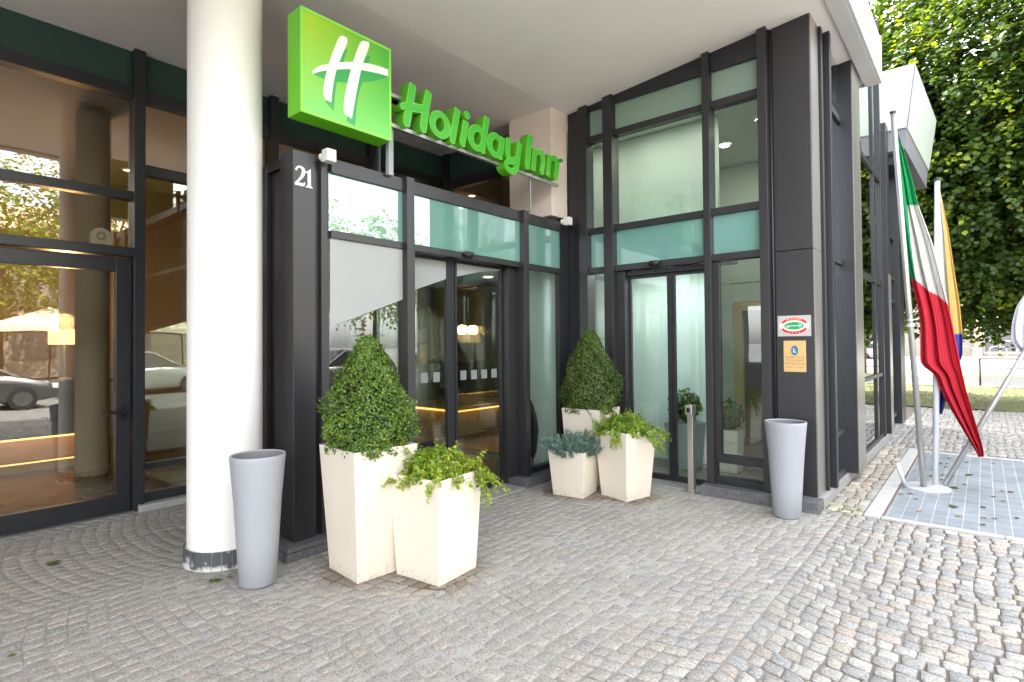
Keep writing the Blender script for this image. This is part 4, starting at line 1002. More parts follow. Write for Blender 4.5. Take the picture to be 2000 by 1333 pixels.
def pole(pa, pb, r, m__, label, top=True, ties=()):
    t_ = thing('flagpole', label, 'flagpole', (pa[0], pa[1], 0), 'flagpoles in the stand')
    obj('pole', MB().tube([pa, tuple(np.array(pa)*.5+np.array(pb)*.5), pb], [r*1.08, r, r*.95], 16), m__, t_, smooth=True)
    d = np.array(pb)-np.array(pa); d /= np.linalg.norm(d); q = np.array(pb)
    obj('cap', MB().tube([q, q+d*.02, q+d*.028], [r*1.15, r*1.15, r*.4], 14), M['black'], t_)
    for s_ in ties:
        c_ = np.array(pa)+(np.array(pb)-np.array(pa))*s_; obj('tie', MB().tube([c_-d*.016, c_+d*.016], r*1.45, 14).tube([c_+d*.05, c_+d*.06], r*1.4, 14), M['pole_white'], t_)
    return t_
pole(fp(1808, 953), fp(1763, 222), .027, M['pole'], 'grey steel flagpole carrying the green, white and red flag', ties=(.43,))
pole(fp(1831, 950, .08), fp(1847, 356, .12), .027, M['pole_white'], 'shiny white flagpole carrying the yellow and white flag')
pole(fp(1848, 950, .06), fp(2150, 470, .10), .024, M['pole'], 'grey flagpole leaning out to the right from the stand')
def flag(name, label, left, right, colour, nfold, amp, dd, ns=150, nt_=70, seed=1):
    """hanging cloth: left/right edges as (py, px) tables, folds run down the cloth"""
    rg = np.random.default_rng(seed)
    ys = np.linspace(max(left[0][0], right[0][0]), min(left[-1][0], right[-1][0]), ns)
    lx = np.interp(ys, *zip(*left)); rx = np.interp(ys, *zip(*right))
    ker = np.ones(7)/7; lx = np.convolve(np.pad(lx, 3, 'edge'), ker, 'valid'); rx = np.convolve(np.pad(rx, 3, 'edge'), ker, 'valid')
    V, C = [], []
    for i, y in enumerate(ys):
        s_ = i/(ns-1)
        for j in range(nt_):
            t = j/(nt_-1)
            ph = 2*math.pi*nfold*(t+.10*math.sin(2.2*s_+1))+.8*s_
            wv = math.sin(ph)+.35*math.sin(2.3*ph+1.5)+.15*math.sin(5*ph)
            a = amp*min(1, .15+s_*1.6)
            sq = .018*math.sin(ph+1.2)*(t*(1-t)*4)
            px = lx[i]+(rx[i]-lx[i])*(t+sq)
            V.append(fp(px, y, dd+a*wv)); C.append(colour(px, y, t, s_))
    idx = np.arange(ns*nt_).reshape(ns, nt_)
    F = np.stack([idx[:-1, :-1], idx[1:, :-1], idx[1:, 1:], idx[:-1, 1:]], -1).reshape(-1, 4)
    o = mesh_np(name, np.array(V), F, M['flag'], np.array(C), smooth=True)
    md = o.modifiers.new('thick', 'SOLIDIFY'); md.thickness = .0015
    return tag(o, label, 'flag', 'flags on the stand')
GRN, WHT, RED = (.005, .33, .10), (.66, .64, .61), (.60, .02, .045)
def ital(px, y, t, s_):
    b1 = np.interp(y, [250, 398, 403, 480, 560, 580, 700], [2000, 1900, 1787, 1793, 1801, 1799, 1797])
    b2y = np.interp(px, [1800, 1812, 1825, 1842, 1868, 1880], [550, 560, 572, 580, 603, 610])
    if y > b2y: return RED
    if y < 398 or px < b1: return GRN
    return WHT
flag('flag', 'green, white and red flag hanging in folds from the grey pole',
     [(228, 1763), (300, 1769), (400, 1776), (500, 1784), (560, 1794), (600, 1803), (640, 1808), (716, 1806), (735, 1835), (760, 1842), (800, 1862), (850, 1890), (896, 1916)],
     [(228, 1765), (260, 1772), (300, 1784), (360, 1800), (400, 1808), (480, 1836), (560, 1855), (620, 1868), (700, 1882), (760, 1893), (830, 1911), (880, 1925), (896, 1926)], ital, 2.6, .035, .0, 220, 90, 2)
YEL, BLU = (.72, .50, .16), (.05, .06, .36)
def yel(px, y, t, s_):
    if y > 655 and px > 1870: return BLU
    if y > 690: return BLU
    return (.74, .72, .66) if px < np.interp(y, [370, 450, 560, 650], [1852, 1858, 1862, 1866]) else YEL
flag('flag', 'yellow, white and blue flag half hidden behind the red folds',
     [(362, 1847), (450, 1845), (600, 1841), (700, 1838), (760, 1836), (812, 1838)], [(362, 1849), (400, 1858), (460, 1868), (520, 1875), (600, 1886), (660, 1890), (700, 1889), (740, 1870), (812, 1846)], yel, 2.2, .03, .16, 150, 60, 4)
flag('flag', 'pale bluish white flag at the right edge behind the leaning pole',
     [(480, 2110), (540, 2050), (580, 2012), (604, 1996), (640, 1986), (668, 1984), (684, 1992), (696, 2012)], [(480, 2116), (560, 2112), (640, 2090), (696, 2075)], lambda px, y, t, s_: (.66, .67, .73), 4.1, .022, .12, 90, 70, 6)

# fallen leaves
LP = [(1823, 880), (1827, 892), (1853, 897), (1834, 907), (1850, 908), (1847, 914), (1819, 919), (1829, 926), (1822, 932), (1841, 929), (1863, 955), (1862, 992), (1939, 907), (1892, 930), (1863, 932), (1884, 948), (1940, 972), (1957, 961), (1974, 963), (1959, 980), (1921, 1013), (1943, 1015), (1920, 1027), (1986, 1014), (1794, 1001), (1789, 976), (1759, 967), (1786, 921), (1838, 939), (1778, 966), (1920, 993), (1873, 1010), (1888, 905), (1905, 900)]
Cw = np.array(CAM); fv = np.array(f); rv = np.array(r2); uv = np.array(u2)
LEAFG = [(.05, .10, .018), (.09, .14, .03), (.30, .22, .06), (.22, .11, .05), (.12, .06, .03)]
def leaf_mesh(size, colr, seed):
    rg = np.random.default_rng(seed); pts = [(0, -.5), (.28, -.42), (.52, -.12), (.40, .10), (.30, .30), (0, .62), (-.28, .30), (-.45, .06), (-.50, -.16), (-.26, -.40)]
    V = [(0, 0, .10)]+[(x*(1+rg.normal()*.08), y*(1+rg.normal()*.08), .05+.22*rg.random()) for x, y in pts]; n = len(pts)
    V = np.array(V)*size; V[:, 2] = np.abs(V[:, 2])*.6+.002
    return V, np.array([(0, 1+i, 1+(i+1) % n) for i in range(n)]), np.tile(np.array(colr)*rg.uniform(.8, 1.25), (n+1, 1))
CGP = [(.715, 1.407)]
GL = {}
def ground_pt(px, py):
    d = fv+rv*(px-998.02)/1086.53-uv*(py-654.02)/1086.53; k = -Cw[2]/d[2]; return Cw+d*k
LABL = ['fallen dark green leaf on the grey slab panel', 'fallen yellow green leaf on the grey slab panel', 'fallen pale straw leaf on the grey slab panel', 'fallen rusty brown leaf on the grey slab panel', 'fallen dark brown leaf on the grey slab panel']
for i, (px, py) in enumerate(LP):
    q = ground_pt(px, py); big = i in (3, 8, 10, 11, 13)
    ci = 0 if i in (0, 1, 2, 4, 5, 7, 11, 30) else (1 if i in (3, 8, 10, 13, 16, 22) else random.choice([2, 3, 2, 4]))
    V, F, C = leaf_mesh(.085 if big else random.uniform(.035, .06), LEAFG[ci], i)
    o = mesh_np('fallen_leaf', V, F, M['leaf_dry'], C); o.location = (q[0], q[1], .004); o.rotation_euler = (0, 0, random.uniform(0, 6.28))
    tag(o, LABL[ci], 'leaf', 'fallen leaves on the slab panel: '+LABL[ci].split(' leaf')[0])
for (px, py, ci, s_, lab) in ((105, 1103, 0, .09, 'fallen green leaf on the cobbles in front of the glass door'), (420, 1137, 1, .075, 'fallen pale green leaf by the base of the round column'), (448, 1130, 3, .04, 'small reddish leaf fallen beside the tall bin by the column'), (24, 1283, 1, .035, 'tiny fallen leaf on the cobbles in the lower left corner')):
    q = ground_pt(px, py); V, F, C = leaf_mesh(s_, LEAFG[ci], px); o = mesh_np('fallen_leaf', V, F, M['leaf_dry'], C); o.location = (q[0], q[1], .003); o.rotation_euler = (0, 0, px)
    tag(o, lab, 'leaf')

# ================================================================= LOBBY CONTENTS
dk = thing('reception_desk', 'black topped reception desk with glowing strips behind the left door', 'desk', (-8.2, -6, 0))
obj('counter', MB().box(-8.7, -7.95, -9.5, -3.5, 1.08, 1.12), M['desk_black'], dk)
obj('front_panel', MB().box(-8.6, -8.0, -9.4, -3.55, .42, 1.08), M['desk_black'], dk)
obj('lit_panel', MB().box(-8.6, -8.12, -9.4, -3.6, .12, .42), M['desk_wood'], dk)
obj('light_strip', MB().box(-8.06, -8.03, -9.35, -3.62, .395, .418), M['led'], dk)
obj('step', MB().box(-8.6, -7.85, -9.4, -3.6, .018, .12), M['desk_wood'], dk)
obj('light_strip', MB().box(-7.9, -7.87, -9.35, -3.62, .121, .13), M['led'], dk)
lp = thing('table_lamp', 'lit table lamp with drum shade on the reception desk', 'lamp', (-8.25, -3.98, 1.12))
obj('lamp_shade', MB().lathe([(.17, 1.60), (.17, 1.80)], -8.25, -3.98, 32), M['lampshade'], lp, smooth=True)
obj('lamp_base', MB().lathe([(.08, 1.12), (.08, 1.14), (.015, 1.16), (.015, 1.62)], -8.25, -3.98, 20), M['steel'], lp)
ld = bpy.data.lights.new('lamp_bulb', 'POINT'); ld.energy = 8; ld.color = (1, .58, .25); ld.shadow_soft_size = .12
lo = bpy.data.objects.new('lamp_bulb', ld); COL.objects.link(lo); lo.location = (-8.25, -3.98, 1.9); 
def int_col(x, y, lab):
    t_ = tag(obj('interior_column', MB().lathe([(.17, .02), (.17, 4.4)], x, y, 40), M['int_col'], None, smooth=True), lab, 'column', 'columns inside the lobby')
int_col(-7.1, -3.93, 'slim pale column inside the lobby in front of the reception desk')
int_col(-7.1, 1.2, 'slim pale column deep inside the lobby behind the porch')
# lounge bench with glowing underside seen through the porch
bn = thing('lit_bench', 'low bench with orange glow beneath seen through the porch door', 'bench', (-6.3, 1.6, 0))
obj('seat', MB().box(-7.0, -5.6, .8, 2.5, .43, .48), M['desk_wood'], bn); obj('body', MB().box(-6.9, -5.75, .9, 2.4, .02, .425), M['desk_wood'], bn)
obj('light_strip', MB().box(-6.9, -5.69, .84, .87, .39, .42).box(-5.70, -5.67, .9, 2.4, .39, .42), M['led'], bn)
obj('fill_light_ceiling', MB().box(-2.5, -1.06, .16, 1.14, 2.50, 2.56), M['int_white'], hot)  # unseen false ceiling added to carry the fill lights for the door
for x in (-2.2, -1.75, -1.3):
    t_ = thing('downlight', 'round fill light added over the sliding door inside the glass wing', 'downlight', (x, .62, 2.50), 'fill lights added over the sliding door')
    obj('lamp_ring', MB().lathe([(.10, 2.499), (.10, 2.488), (.08, 2.488)], x, .62, 20), M['white_plastic'], t_); obj('lamp_disc', MB().lathe([(.001, 2.49), (.079, 2.49)], x, .62, 20), M['door_fill'], t_)
# plant pots inside
def int_plant(loc, h, r, lab, seed, potm, ph=.5, pw=.14):
    t_ = thing('potted_plant', lab, 'plant', loc, 'potted plants inside the lobby')
    b = MB(); a0, a1 = pw*.8, pw
    b.add([(-a0,-a0,0),(a0,-a0,0),(a0,a0,0),(-a0,a0,0),(-a1,-a1,ph),(a1,-a1,ph),(a1,a1,ph),(-a1,a1,ph)], [(0,3,2,1),(4,5,6,7),(0,1,5,4),(1,2,6,5),(2,3,7,6),(3,0,4,7)])
    obj('pot', b, potm, t_, world=False, bevel=.004)
    rg = np.random.default_rng(seed); n = 420
    P_ = rg.normal(size=(n, 3)); P_ = unit(P_)*rg.random((n, 1))**.4*np.array([r, r, h*.5])+np.array([0, 0, ph+h*.5])
    V, F, CC = leaves(P_, unit(P_-np.array([0, 0, ph+h*.3])+rg.normal(size=(n, 3))*.1), rg.uniform(.03, .055, n), np.array([.05, .10, .02])*rg.uniform(.6, 1.5, (n, 1)), 1.9, .2)
    mesh_np('foliage', V, F, M['leaf_box'], CC, t_)
    tw = MB()
    for i in range(8): tw.tube([(0, 0, ph-.02), (rg.normal()*.05, rg.normal()*.05, ph+h*.4), (rg.normal()*.1, rg.normal()*.1, ph+h*.8)], .005, 5)
    obj('stems', tw, M['twig'], t_, world=False)
M['grey_pot'] = paint('grey_pot', (.33, .38, .37), .5)
int_plant((-1.62, .82, .018), .42, .2, 'leafy plant in a grey pot behind the sliding glass door', 2, M['grey_pot'], .55, .19)
int_plant((-1.12, .95, .018), .34, .17, 'leafy plant in a pale square pot behind the right glass panel', 4, M['cream'], .5, .13)
int_plant((-.75, 2.0, .018), .25, .2, 'low plant in a dark pot next to the lift', 6, M['grey_pot'], .6, .2)
int_plant((-3.6, -2.6, .012), .3, .2, 'small bush in a cream pot just inside the porch door', 8, M['cream'], .68, .2)
int_plant((-8.2, -3.65, 1.12), .4, .16, 'spiky plant in a low white pot on the end of the reception desk', 12, M['white_plastic'], .2, .1)
# warning siren / purifier on the transom
pu = thing('air_purifier', 'small white round topped air purifier on the transom ledge above the left door', 'air purifier', (-5.17, -4.30, 2.495))
yb, zb = -4.305, 2.50
prof = [(-.075, 0), (.075, 0), (.08, .01)]+[(.08*math.cos(a), .11+.075*math.sin(a)) for a in np.linspace(0, math.pi, 16)]+[(-.08, .01)]
obj('body', MB().prism([(yb+a, zb+b) for a, b in prof], 0, -5.22, -5.14), M['white_plastic'], pu, bevel=.006)
gr = MB()
for k in range(16):
    a = 2*math.pi*k/16; gr.prism([(yb+r*math.cos(a+o), zb+.108+r*math.sin(a+o)) for r, o in ((.016, -.05), (.043, .12), (.043, .32), (.016, .12))], 0, -5.141, -5.1385)
obj('grille', gr, M['black'], pu); obj('label_strip', MB().box(-5.141, -5.1385, yb-.022, yb+.022, zb+.02, zb+.032), M['black'], pu)
tag(obj('cable_adapter', MB().box(-5.16, -5.11, -4.26, -4.15, 2.497, 2.522), M['white_plastic'], None, bevel=.004), 'small white plug adapter beside the air purifier', 'adapter')
# umbrella behind the porch glass
um = thing('umbrella', 'black folded umbrella leaning behind the right porch glass', 'umbrella', (-2.86, -.62, .03))
n_ = 16; V_ = []; F_ = []
for k, (r, z) in enumerate(((.012, .20), (.05, .28), (.095, .55), (.085, .72), (.05, .86), (.016, .93))):
    for i in range(n_):
        a = 2*math.pi*i/n_; q = r*(1 if i % 2 else .62); V_.append((-2.87+q*math.cos(a)+(z-.5)*.04, -.66+q*math.sin(a)-(z-.5)*.16, z))
for k in range(5):
    for i in range(n_): F_.append((k*n_+i, k*n_+(i+1) % n_, (k+1)*n_+(i+1) % n_, (k+1)*n_+i))
obj('canopy', MB().add(V_, F_), M['umbrella'], um); obj('shaft', MB().tube([(-2.885, -.605, .03), (-2.85, -.73, 1.0), (-2.845, -.745, 1.06), (-2.845, -.72, 1.09), (-2.85, -.70, 1.06)], .008, 8), M['black'], um)
# ceiling downlights in the lobby, plus fill discs added over the wing and lift
for i, (x, y) in enumerate(((-6.2, -5.5), (-6.2, -3.0), (-6.2, -.6), (-6.2, 1.8), (-9.2, -5.5), (-9.2, -3.0), (-9.2, .0), (-3.0, .6), (-2.1, .6), (-1.45, .6), (-1.6, 2.3), (-.9, 1.7))):
    t_ = thing('downlight', 'round recessed downlight in the lobby ceiling, those over the wing added as fill', 'downlight', (x, y, 4.40), 'downlights in the lobby ceiling')
    obj('lamp_ring', MB().lathe([(.09, 4.399), (.09, 4.385), (.065, 4.385)], x, y, 20), M['white_plastic'], t_); obj('lamp_disc', MB().lathe([(.001, 4.39), (.064, 4.39)], x, y, 20), M['lift_fill'] if x > -1.2 else M['wing_fill'] if x > -4 else M['downlight'], t_)

for x, y in ((-3.7, -1.5), (-3.5, -.7), (-3.7, -2.6)):
    t_ = thing('downlight', 'round downlight in the low porch ceiling', 'downlight', (x, y, 2.40), 'downlights in the porch ceiling')
    obj('lamp_ring', MB().lathe([(.09, 2.399), (.09, 2.385), (.065, 2.385)], x, y, 20), M['white_plastic'], t_); obj('lamp_disc', MB().lathe([(.001, 2.39), (.064, 2.39)], x, y, 20), M['downlight'], t_)

# ================================================================= CANOPY BOX AT THE FAR END
cp = thing('entrance_canopy', 'pale flared box canopy at the far end of the glass wing', 'canopy', (0, 6.5, 4.9))
v = [(-1.5, 5.0, 4.946), (.334, 5.0, 4.946), (.43, 8.1, 4.95), (-1.5, 8.1, 4.95), (-1.5, 4.93, 5.92), (.46, 4.93, 5.91), (.57, 8.05, 5.92), (-1.5, 8.05, 5.92)]
obj('box', MB().add(v, [(0,3,2,1),(4,5,6,7),(0,1,5,4),(1,2,6,5),(2,3,7,6),(3,0,4,7)]), M['canopy'], cp, bevel=.006)
obj('seam', MB().tube([(.340, 4.994, 4.95), (.463, 4.925, 5.905)], .008, 6), M['canopy_grey'], cp)
v = [(-1.5, 5.03, 4.62), (.30, 5.03, 4.62), (.385, 8.06, 4.60), (-1.5, 8.06, 4.60), (-1.5, 5.03, 4.944), (.315, 5.03, 4.944), (.41, 8.06, 4.945), (-1.5, 8.06, 4.945)]
obj('soffit', MB().add(v, [(0,3,2,1),(4,5,6,7),(0,1,5,4),(1,2,6,5),(2,3,7,6),(3,0,4,7)]), M['canopy_grey'], cp)
obj('soffit_recess', MB().box(-1.5, .12, 5.2, 8.0, 4.45, 4.61), M['frame_dark'], cp)

# ================================================================= TREES
def crown_pts(rg, c, rad, n, lobes=16, lump=.28):
    d = unit(rg.normal(size=(n, 3)))
    L_ = unit(rg.normal(size=(lobes, 3))); s_ = np.max(np.clip(d@L_.T, 0, 1)**6, 1)
    rr = (1-lump+lump*s_)*(rg.random(n)**.30)
    return np.array(c)+d*rr[:, None]*np.array(rad), d
def tree(name, label, base, crown, rad, n, leaf, seed, c1=(.045, .075, .014), c2=(.12, .16, .022), branches=9, tr=.2, group=None, sub=None):
    rg = np.random.default_rng(seed); t_ = thing(name, label, 'tree', base, group)
    # leaf sprays: short drooping twigs of 10-14 leaves
    m_ = n//12; P0, d0 = crown_pts(rg, np.array(crown)-np.array(base), rad, m_)
    if sub is not None:
        kp = sub(P0+np.array(base)); P0 = P0[kp]; d0 = d0[kp]; m_ = len(P0)
    dr = unit(d0*np.array([1, 1, .35])+np.array([0, 0, -.45])+rg.normal(size=(m_, 3))*.35)
    k = 12; u = np.linspace(0, 1, k)[None, :, None]
    ln = leaf*4.2*rg.uniform(.7, 1.2, (m_, 1, 1))
    P_ = P0[:, None]+dr[:, None]*ln*u+np.array([0, 0, -1.])*ln*.35*u*u+rg.normal(size=(m_, k, 3))*leaf*.42
    nr = unit(np.array([0, 0, 1.])+d0[:, None]*.55+rg.normal(size=(m_, k, 3))*.42)
    tone = np.clip(rg.normal(size=(m_, 1, 1))*.25+.4, 0, 1)+rg.normal(size=(m_, k, 1))*.10
    yel_ = (rg.random((m_, 1, 1)) < .16)*np.linspace(0, 1, k)[None, :, None]
    C_ = np.array(c1)*(1-tone)+np.array(c2)*tone; C_ = C_*(1-yel_)+np.array([.24, .30, .025])*yel_
    V, F, CC = leaves(P_.reshape(-1, 3), nr.reshape(-1, 3), leaf*rg.uniform(.65, 1.1, m_*k), np.clip(C_, .004, 1).reshape(-1, 3), 1.12, .16, True, np.repeat(dr, k, 0))
    mesh_np('crown', V, F, M['leaf_tree'], CC, t_)
    tb_ = MB(); cl = np.array(crown)-np.array(base)
    tb_.tube([(0, 0, -.1), (cl[0]*.1, cl[1]*.1, cl[2]*.35), (cl[0]*.45, cl[1]*.45, cl[2]*.75), (cl[0], cl[1], cl[2]*1.15)], [tr*1.25, tr, tr*.75, tr*.2], 12)
    for i in range(branches):
        a = 2*math.pi*i/branches+rg.uniform(-.3, .3); h0 = cl[2]*rg.uniform(.45, .95); e = np.array([math.cos(a)*rad[0]*.8, math.sin(a)*rad[1]*.8, rad[2]*rg.uniform(-.45, .6)])
        p0 = np.array([cl[0]*.4, cl[1]*.4, h0]); p2 = cl+e; tb_.tube([p0, p0*.5+p2*.5+np.array([0, 0, .25]), p2], [tr*.45, tr*.25, tr*.06], 7)
    obj('trunk', tb_, M['bark'], t_, smooth=True, world=False)
    return t_
tree('linden_tree', 'large leafy linden tree overhanging the grass at the right edge', (4.3, 13.2, 0), (1.7, 12.5, 6.5), (6.6, 4.4, 5.0), 240000, .118, 2, (.026, .056, .011), (.078, .130, .018), branches=14, tr=.24, sub=lambda q: (q[:, 1] < 13.8) & (q[:, 0] < 8))
tree('linden_tree', 'linden tree behind the far end of the glass wing', (-5.5, 12.5, 0), (-3.9, 12.6, 7.0), (5.0, 4.7, 5.0), 110000, .125, 5, (.026, .056, .011), (.078, .130, .018), branches=9)
tree('linden_tree', 'linden tree beyond the paved footpath on the right', (8.5, 22, 0), (8, 22, 6.5), (5, 4.5, 4.4), 30000, .14, 8, branches=9)
tree('linden_tree', 'linden tree beyond the grass showing between the canopy and the flags', (-2.2, 24.5, 0), (-2, 24.5, 8), (5.5, 4, 5.2), 36000, .19, 18, (.026, .056, .011), (.078, .130, .018), branches=9)
tree('linden_tree', 'linden tree beyond the black railing', (3.4, 26, 0), (3.2, 26, 8.6), (5.8, 4, 5.6), 36000, .19, 28, (.026, .056, .011), (.078, .130, .018), branches=9)
YG1, YG2 = (.10, .14, .018), (.26, .28, .03)
for i, (x, y) in enumerate(((15.5, -9), (15.8, -2.5), (15.2, 4.5), (15.6, -16), (16.5, 11), (22, -6), (22, 2))):
    tree('street_tree', ['sunlit street tree reflected in the left door glass', 'sunlit street tree reflected beside the air purifier', 'sunlit street tree reflected in the porch transom', 'street tree beyond the road, farthest to the left', 'street tree beyond the road near the crossing', 'taller street tree behind the cafe parasols', 'second taller tree behind the cafe parasols'][i],
         (x, y, 0), (x, y, 5.6 if i < 5 else 8), (3.4, 3.4, 3.2) if i < 5 else (4.6, 4.6, 4.6), 9000 if i < 5 else 7000, .15, 40+i, YG1, YG2, 7, .18, 'trees across the road')
tree('street_tree', 'street tree behind the camera reflected in the wing glass', (-3, -24, 0), (-3, -24, 6), (4.5, 4.5, 4.2), 9000, .16, 60, YG1, YG2, 7, .2, 'trees across the road')
tree('yellow_bush', 'sunny yellow green bush beside the far street', (-6.2, 37, 0), (-6.2, 37, 2.4), (3.4, 2.6, 2.6), 7000, .16, 70, (.22, .24, .02), (.42, .38, .03), 6, .12)

# ================================================================= FAR STREET
rl = thing('railing', 'black steel pedestrian railing beyond the grass at the right', 'railing', (1.09, 18.6, 0))
for k in range(5): obj('post', MB().box(1.07+k*2.2, 1.12+k*2.2, 18.57, 18.63, 0, .93), M['black_rail'], rl)
obj('top_rail', MB().box(1.12, 9.9, 18.58, 18.62, .90, .93), M['black_rail'], rl); obj('middle_rail', MB().box(1.12, 9.9, 18.585, 18.615, .60, .63), M['black_rail'], rl)
rl2 = thing('railing', 'black railing beside the far road behind the glass wing', 'railing', (-9, 18.9, 0))
for k in range(5): obj('post', MB().box(-10+k*1.9, -9.95+k*1.9, 18.57, 18.63, 0, .93), M['black_rail'], rl2)
obj('top_rail', MB().box(-10, -2.3, 18.58, 18.62, .931, .96), M['black_rail'], rl2)
hs = thing('house', 'sunlit cream building with a tall gridded window across the far street', 'house', (4, 66, 0))
obj('wall', MB().box(-30, 1.2, 64, 70, 0, 11).box(8.4, 50, 64, 70, 0, 11).box(1.2, 8.4, 64, 70, 6.2, 11).box(1.2, 8.4, 64, 70, 0, .3), M['house_wall'], hs)
w = obj('window', MB().box(1.2, 8.4, 64.3, 64.5, .3, 6.2), M['house_glass'], hs)
gd = MB()
for k in range(7): gd.box(1.2+k*1.2-.06, 1.2+k*1.2+.06, 64.15, 64.3, .3, 6.2)
for k in range(6): gd.box(1.2, 8.4, 64.12, 64.149, .3+k*1.1, .42+k*1.1)
obj('window_grid', gd, M['fascia'], w)
obj('pilaster', MB().box(.5, 1.1, 63.8, 64, 0, 10.8).box(-12, -11.4, 63.8, 64, 0, 10.8), M['house_trim'], hs)
for k in range(4):
    w = obj('window', MB().box(-9.5-k*5, -7.9-k*5, 63.9, 63.99, 1.6, 4.2), M['house_glass'], hs); obj('window_frame', MB().box(-9.7-k*5, -7.7-k*5, 63.85, 63.95, 4.2, 4.4), M['fascia'], w)
ts = thing('street_sign', 'small green street sign on a post beside the yellow bush', 'street sign', (-3.4, 27.5, 0))
obj('post', MB().tube([(-3.4, 27.5, 0), (-3.4, 27.5, 3.9)], .04, 8), M['pole'], ts); obj('board', MB().box(-3.9, -2.95, 27.44, 27.46, 2.9, 3.7), M['street_green'], ts)
for k in range(3):
    bk_ = thing('bicycle_hoop', ['steel bicycle hoop nearest the gridded window', 'middle steel bicycle hoop of three', 'steel bicycle hoop nearest the flags'][k], 'bicycle stand', (3.8-k*2.2, 58, .05), 'bicycle hoops on the far pavement')
    x0 = 3.8-k*2.2; obj('hoop', MB().tube([(x0, 58, .05), (x0, 58, .8), (x0+.2, 58, .98), (x0+.9, 58, .98), (x0+1.1, 58, .8), (x0+1.1, 58, .05)], .035, 8), M['pole'], bk_)

# cars
def car(label, m__, loc, rz, group='parked cars'):
    t_ = thing('parked_car', label, 'car', loc, group); t_.rotation_euler = (0, 0, rz)
    L2, W2 = 2.05, .86
    xs = [(-L2, .45, .70, .78), (-L2+.06, .28, .86, .82), (-1.5, .22, .93, .86), (-.6, .20, .95, .87), (.6, .20, .93, .87), (1.1, .21, .90, .86), (1.75, .25, .74, .83), (L2-.05, .32, .62, .76), (L2, .42, .55, .68)]
    V = []; k = 8
    for x, z0, z1, w in xs:
        V += [(x, -w*.93, z0), (x, -w, z0+.12), (x, -w, z1-.16), (x, -w*.93, z1), (x, w*.93, z1), (x, w, z1-.16), (x, w, z0+.12), (x, w*.93, z0)]
    F = []
    for i in range(len(xs)-1):
        for j in range(k): F.append((i*k+j, i*k+(j+1) % k, (i+1)*k+(j+1) % k, (i+1)*k+j))
    F += [tuple(range(k))[::-1], tuple((len(xs)-1)*k+j for j in range(k))]
    obj('body', MB().add(V, F), m__, t_, world=False, bevel=.03, smooth=True)
    cab = [(-1.9, .90, .74), (-1.55, 1.40, .60), (-.9, 1.47, .59), (.2, 1.45, .60), (1.15, .90, .74)]
    V = []
    for x, z, w in cab: V += [(x, -w, z), (x, w, z)]
    V += [(-1.9, -.74, .88), (-1.9, .74, .88), (1.15, -.74, .88), (1.15, .74, .88)]
    gl = MB().add([( -1.92, -.79, .88), (1.2, -.79, .88), (.22, -.61, 1.43), (-1.56, -.61, 1.39), (-1.92, .79, .88), (1.2, .79, .88), (.22, .61, 1.43), (-1.56, .61, 1.39)], [(0,1,2,3),(7,6,5,4),(0,3,7,4),(1,5,6,2),(3,2,6,7)])
    obj('windows', gl, M['car_glass'], t_, world=False)
    rf = MB().add([(.24, -.63, 1.425), (.24, .63, 1.425), (-1.57, .63, 1.385), (-1.57, -.63, 1.385), (.1, -.56, 1.49), (.1, .56, 1.49), (-1.45, .56, 1.47), (-1.45, -.56, 1.47)], [(0,1,2,3),(4,7,6,5),(0,4,5,1),(1,5,6,2),(2,6,7,3),(3,7,4,0)])
    for y in (-1, 1):
        for xa, za, xb, zb_ in ((1.2, .88, .22, 1.43), (-.35, .88, -.35, 1.45), (-1.92, .88, -1.56, 1.40)):
            rf.tube([(xa, y*.795, za), (xb, y*.625, zb_)], .035, 6)
    obj('roof', rf, m__, t_, world=False)
    for x in (-1.28, 1.28):
        for y in (-1, 1):
            w = MB().tube([(x, y*.66, .31), (x, y*.875, .31)], .31, 24); wo = obj('wheel', w, M['tyre'], t_, world=False)
            obj('rim', MB().tube([(x, y*.80, .31), (x, y*.882, .31)], .20, 18), M['rim'], wo, world=False)
    for y in (-.62, .62):
        obj('headlight', MB().box(L2-.14, L2+.012, y-.14, y+.14, .56, .68), M['white_plastic'], t_, world=False); obj('tail_light', MB().box(-L2-.012, -L2+.1, y-.12, y+.12, .66, .84), M['lamp_red'], t_, world=False)
    return t_
car('silver hatchback on the road reflected in the left door', M['car_silver'], (9.0, -4.2, -.1), R(90))
car('white hatchback parked across the road by the cafe', M['car_white'], (11.8, .8, -.1), R(90))
car('blue hatchback parked across the road behind the silver car', M['car_blue'], (11.8, -9.5, -.1), R(-90))
car('silver hatchback parked near the street trees opposite the porch', M['car_silver'], (11.8, 6.0, -.1), R(-90))
car('blue hatchback parked beside the kerb in front of the wing', M['car_blue'], (6.2, 7.2, -.1), R(90))
car('white car parked on the far street beneath the yellow bush', M['car_white'], (-6.0, 43, -.06), R(180))
car('white car parked on the far street at the right edge', M['car_white'], (5.8, 54, -.06), R(180))
# cafe parasols and house across the road
for k, y in enumerate((-5.5, -1.2, 3.2)):
    t_ = thing('cafe_parasol', ['square beige cafe parasol reflected at the left edge', 'square beige cafe parasol in the middle of three', 'square beige cafe parasol nearest the crossing'][k], 'parasol', (14.8, y, 0), 'cafe parasols across the road')
    obj('pole', MB().tube([(14.8, y, .02), (14.8, y, 3.0)], .03, 8), M['bark'], t_)
    a = 1.9; obj('canopy', MB().add([(14.8-a, y-a, 2.3), (14.8+a, y-a, 2.3), (14.8+a, y+a, 2.3), (14.8-a, y+a, 2.3), (14.8, y, 3.05), (14.8-a, y-a, 2.1), (14.8+a, y-a, 2.1), (14.8+a, y+a, 2.1), (14.8-a, y+a, 2.1)],
        [(0,1,4),(1,2,4),(2,3,4),(3,0,4),(0,5,6,1),(1,6,7,2),(2,7,8,3),(3,8,5,0)]), M['awning'], t_)
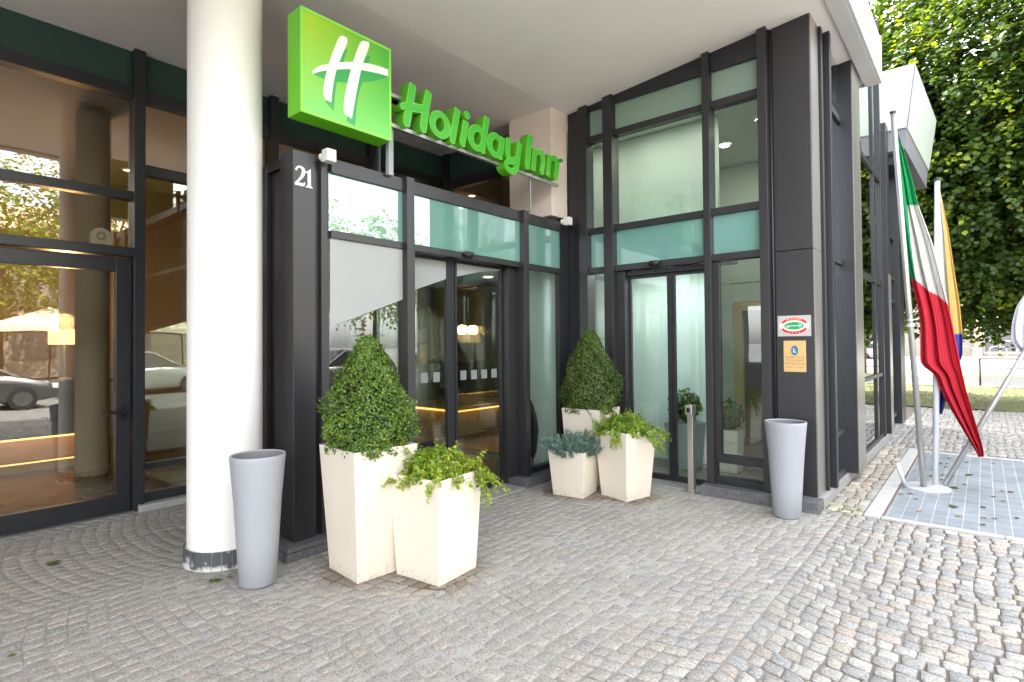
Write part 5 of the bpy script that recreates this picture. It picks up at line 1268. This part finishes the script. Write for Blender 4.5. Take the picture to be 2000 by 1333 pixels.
h2 = thing('house', 'long cream building across the road reflected in the entrance glass', 'house', (28, -4, 0))
obj('wall', MB().box(26, 34, -30, 14, 0, 7.5), M['house_wall'], h2)
for k in range(9):
    w = obj('window', MB().box(25.93, 26.02, -27+k*4.4, -25.4+k*4.4, 1.0, 3.2), M['house_glass'], h2); obj('window_frame', MB().box(25.9, 26.03, -27.1+k*4.4, -25.3+k*4.4, 3.2, 3.35), M['house_trim'], w)
obj('roof', MB().prism([(25.5, 7.5), (34.5, 7.5), (30, 9.6)], 1, -30.4, 14.4), M['house_trim'], h2)

# ================================================================= LIGHT
el_, az = R(50), None
sd = np.array([.80, -.42, 0]); sd /= np.linalg.norm(sd)
trav = Vector((sd[0]*math.cos(el_), sd[1]*math.cos(el_), -math.sin(el_)))
sl = bpy.data.lights.new('sun', 'SUN'); sl.energy = 2.0; sl.angle = R(.53); sl.color = (1., .95, .86)
so = bpy.data.objects.new('sun', sl); COL.objects.link(so); so.rotation_euler = trav.to_track_quat('-Z', 'Y').to_euler(); so.location = (0, 0, 30)
W = bpy.data.worlds.new('World'); SC.world = W; W.use_nodes = True
nt = W.node_tree; bgn = nt.nodes['Background']
sky = nt.nodes.new('ShaderNodeTexSky'); sky.sky_type = 'NISHITA'; sky.sun_disc = False
sky.sun_elevation = el_; tos = -trav
sky.sun_rotation = math.atan2(tos.x, tos.y)
sky.air_density = 1.0; sky.dust_density = 2.0; sky.ozone_density = 1.0
hz_ = nt.nodes.new('ShaderNodeHueSaturation'); hz_.inputs['Saturation'].default_value = .22   # thin summer haze
nt.links.new(sky.outputs[0], hz_.inputs['Color']); nt.links.new(hz_.outputs[0], bgn.inputs[0]); bgn.inputs[1].default_value = .15
SC.view_settings.view_transform = 'Standard'; SC.view_settings.look = 'None'; SC.view_settings.gamma = 1; SC.view_settings.use_curve_mapping = False
SC.view_settings.exposure = 3.6
SC.render.engine = 'CYCLES'
cy = SC.cycles
cy.use_denoising = True
try: cy.denoiser = 'OPENIMAGEDENOISE'
except Exception: pass
cy.max_bounces = 10; cy.diffuse_bounces = 5; cy.glossy_bounces = 5; cy.transparent_max_bounces = 24; cy.transmission_bounces = 6
cy.sample_clamp_indirect = 8
cy.caustics_reflective = False; cy.caustics_refractive = False
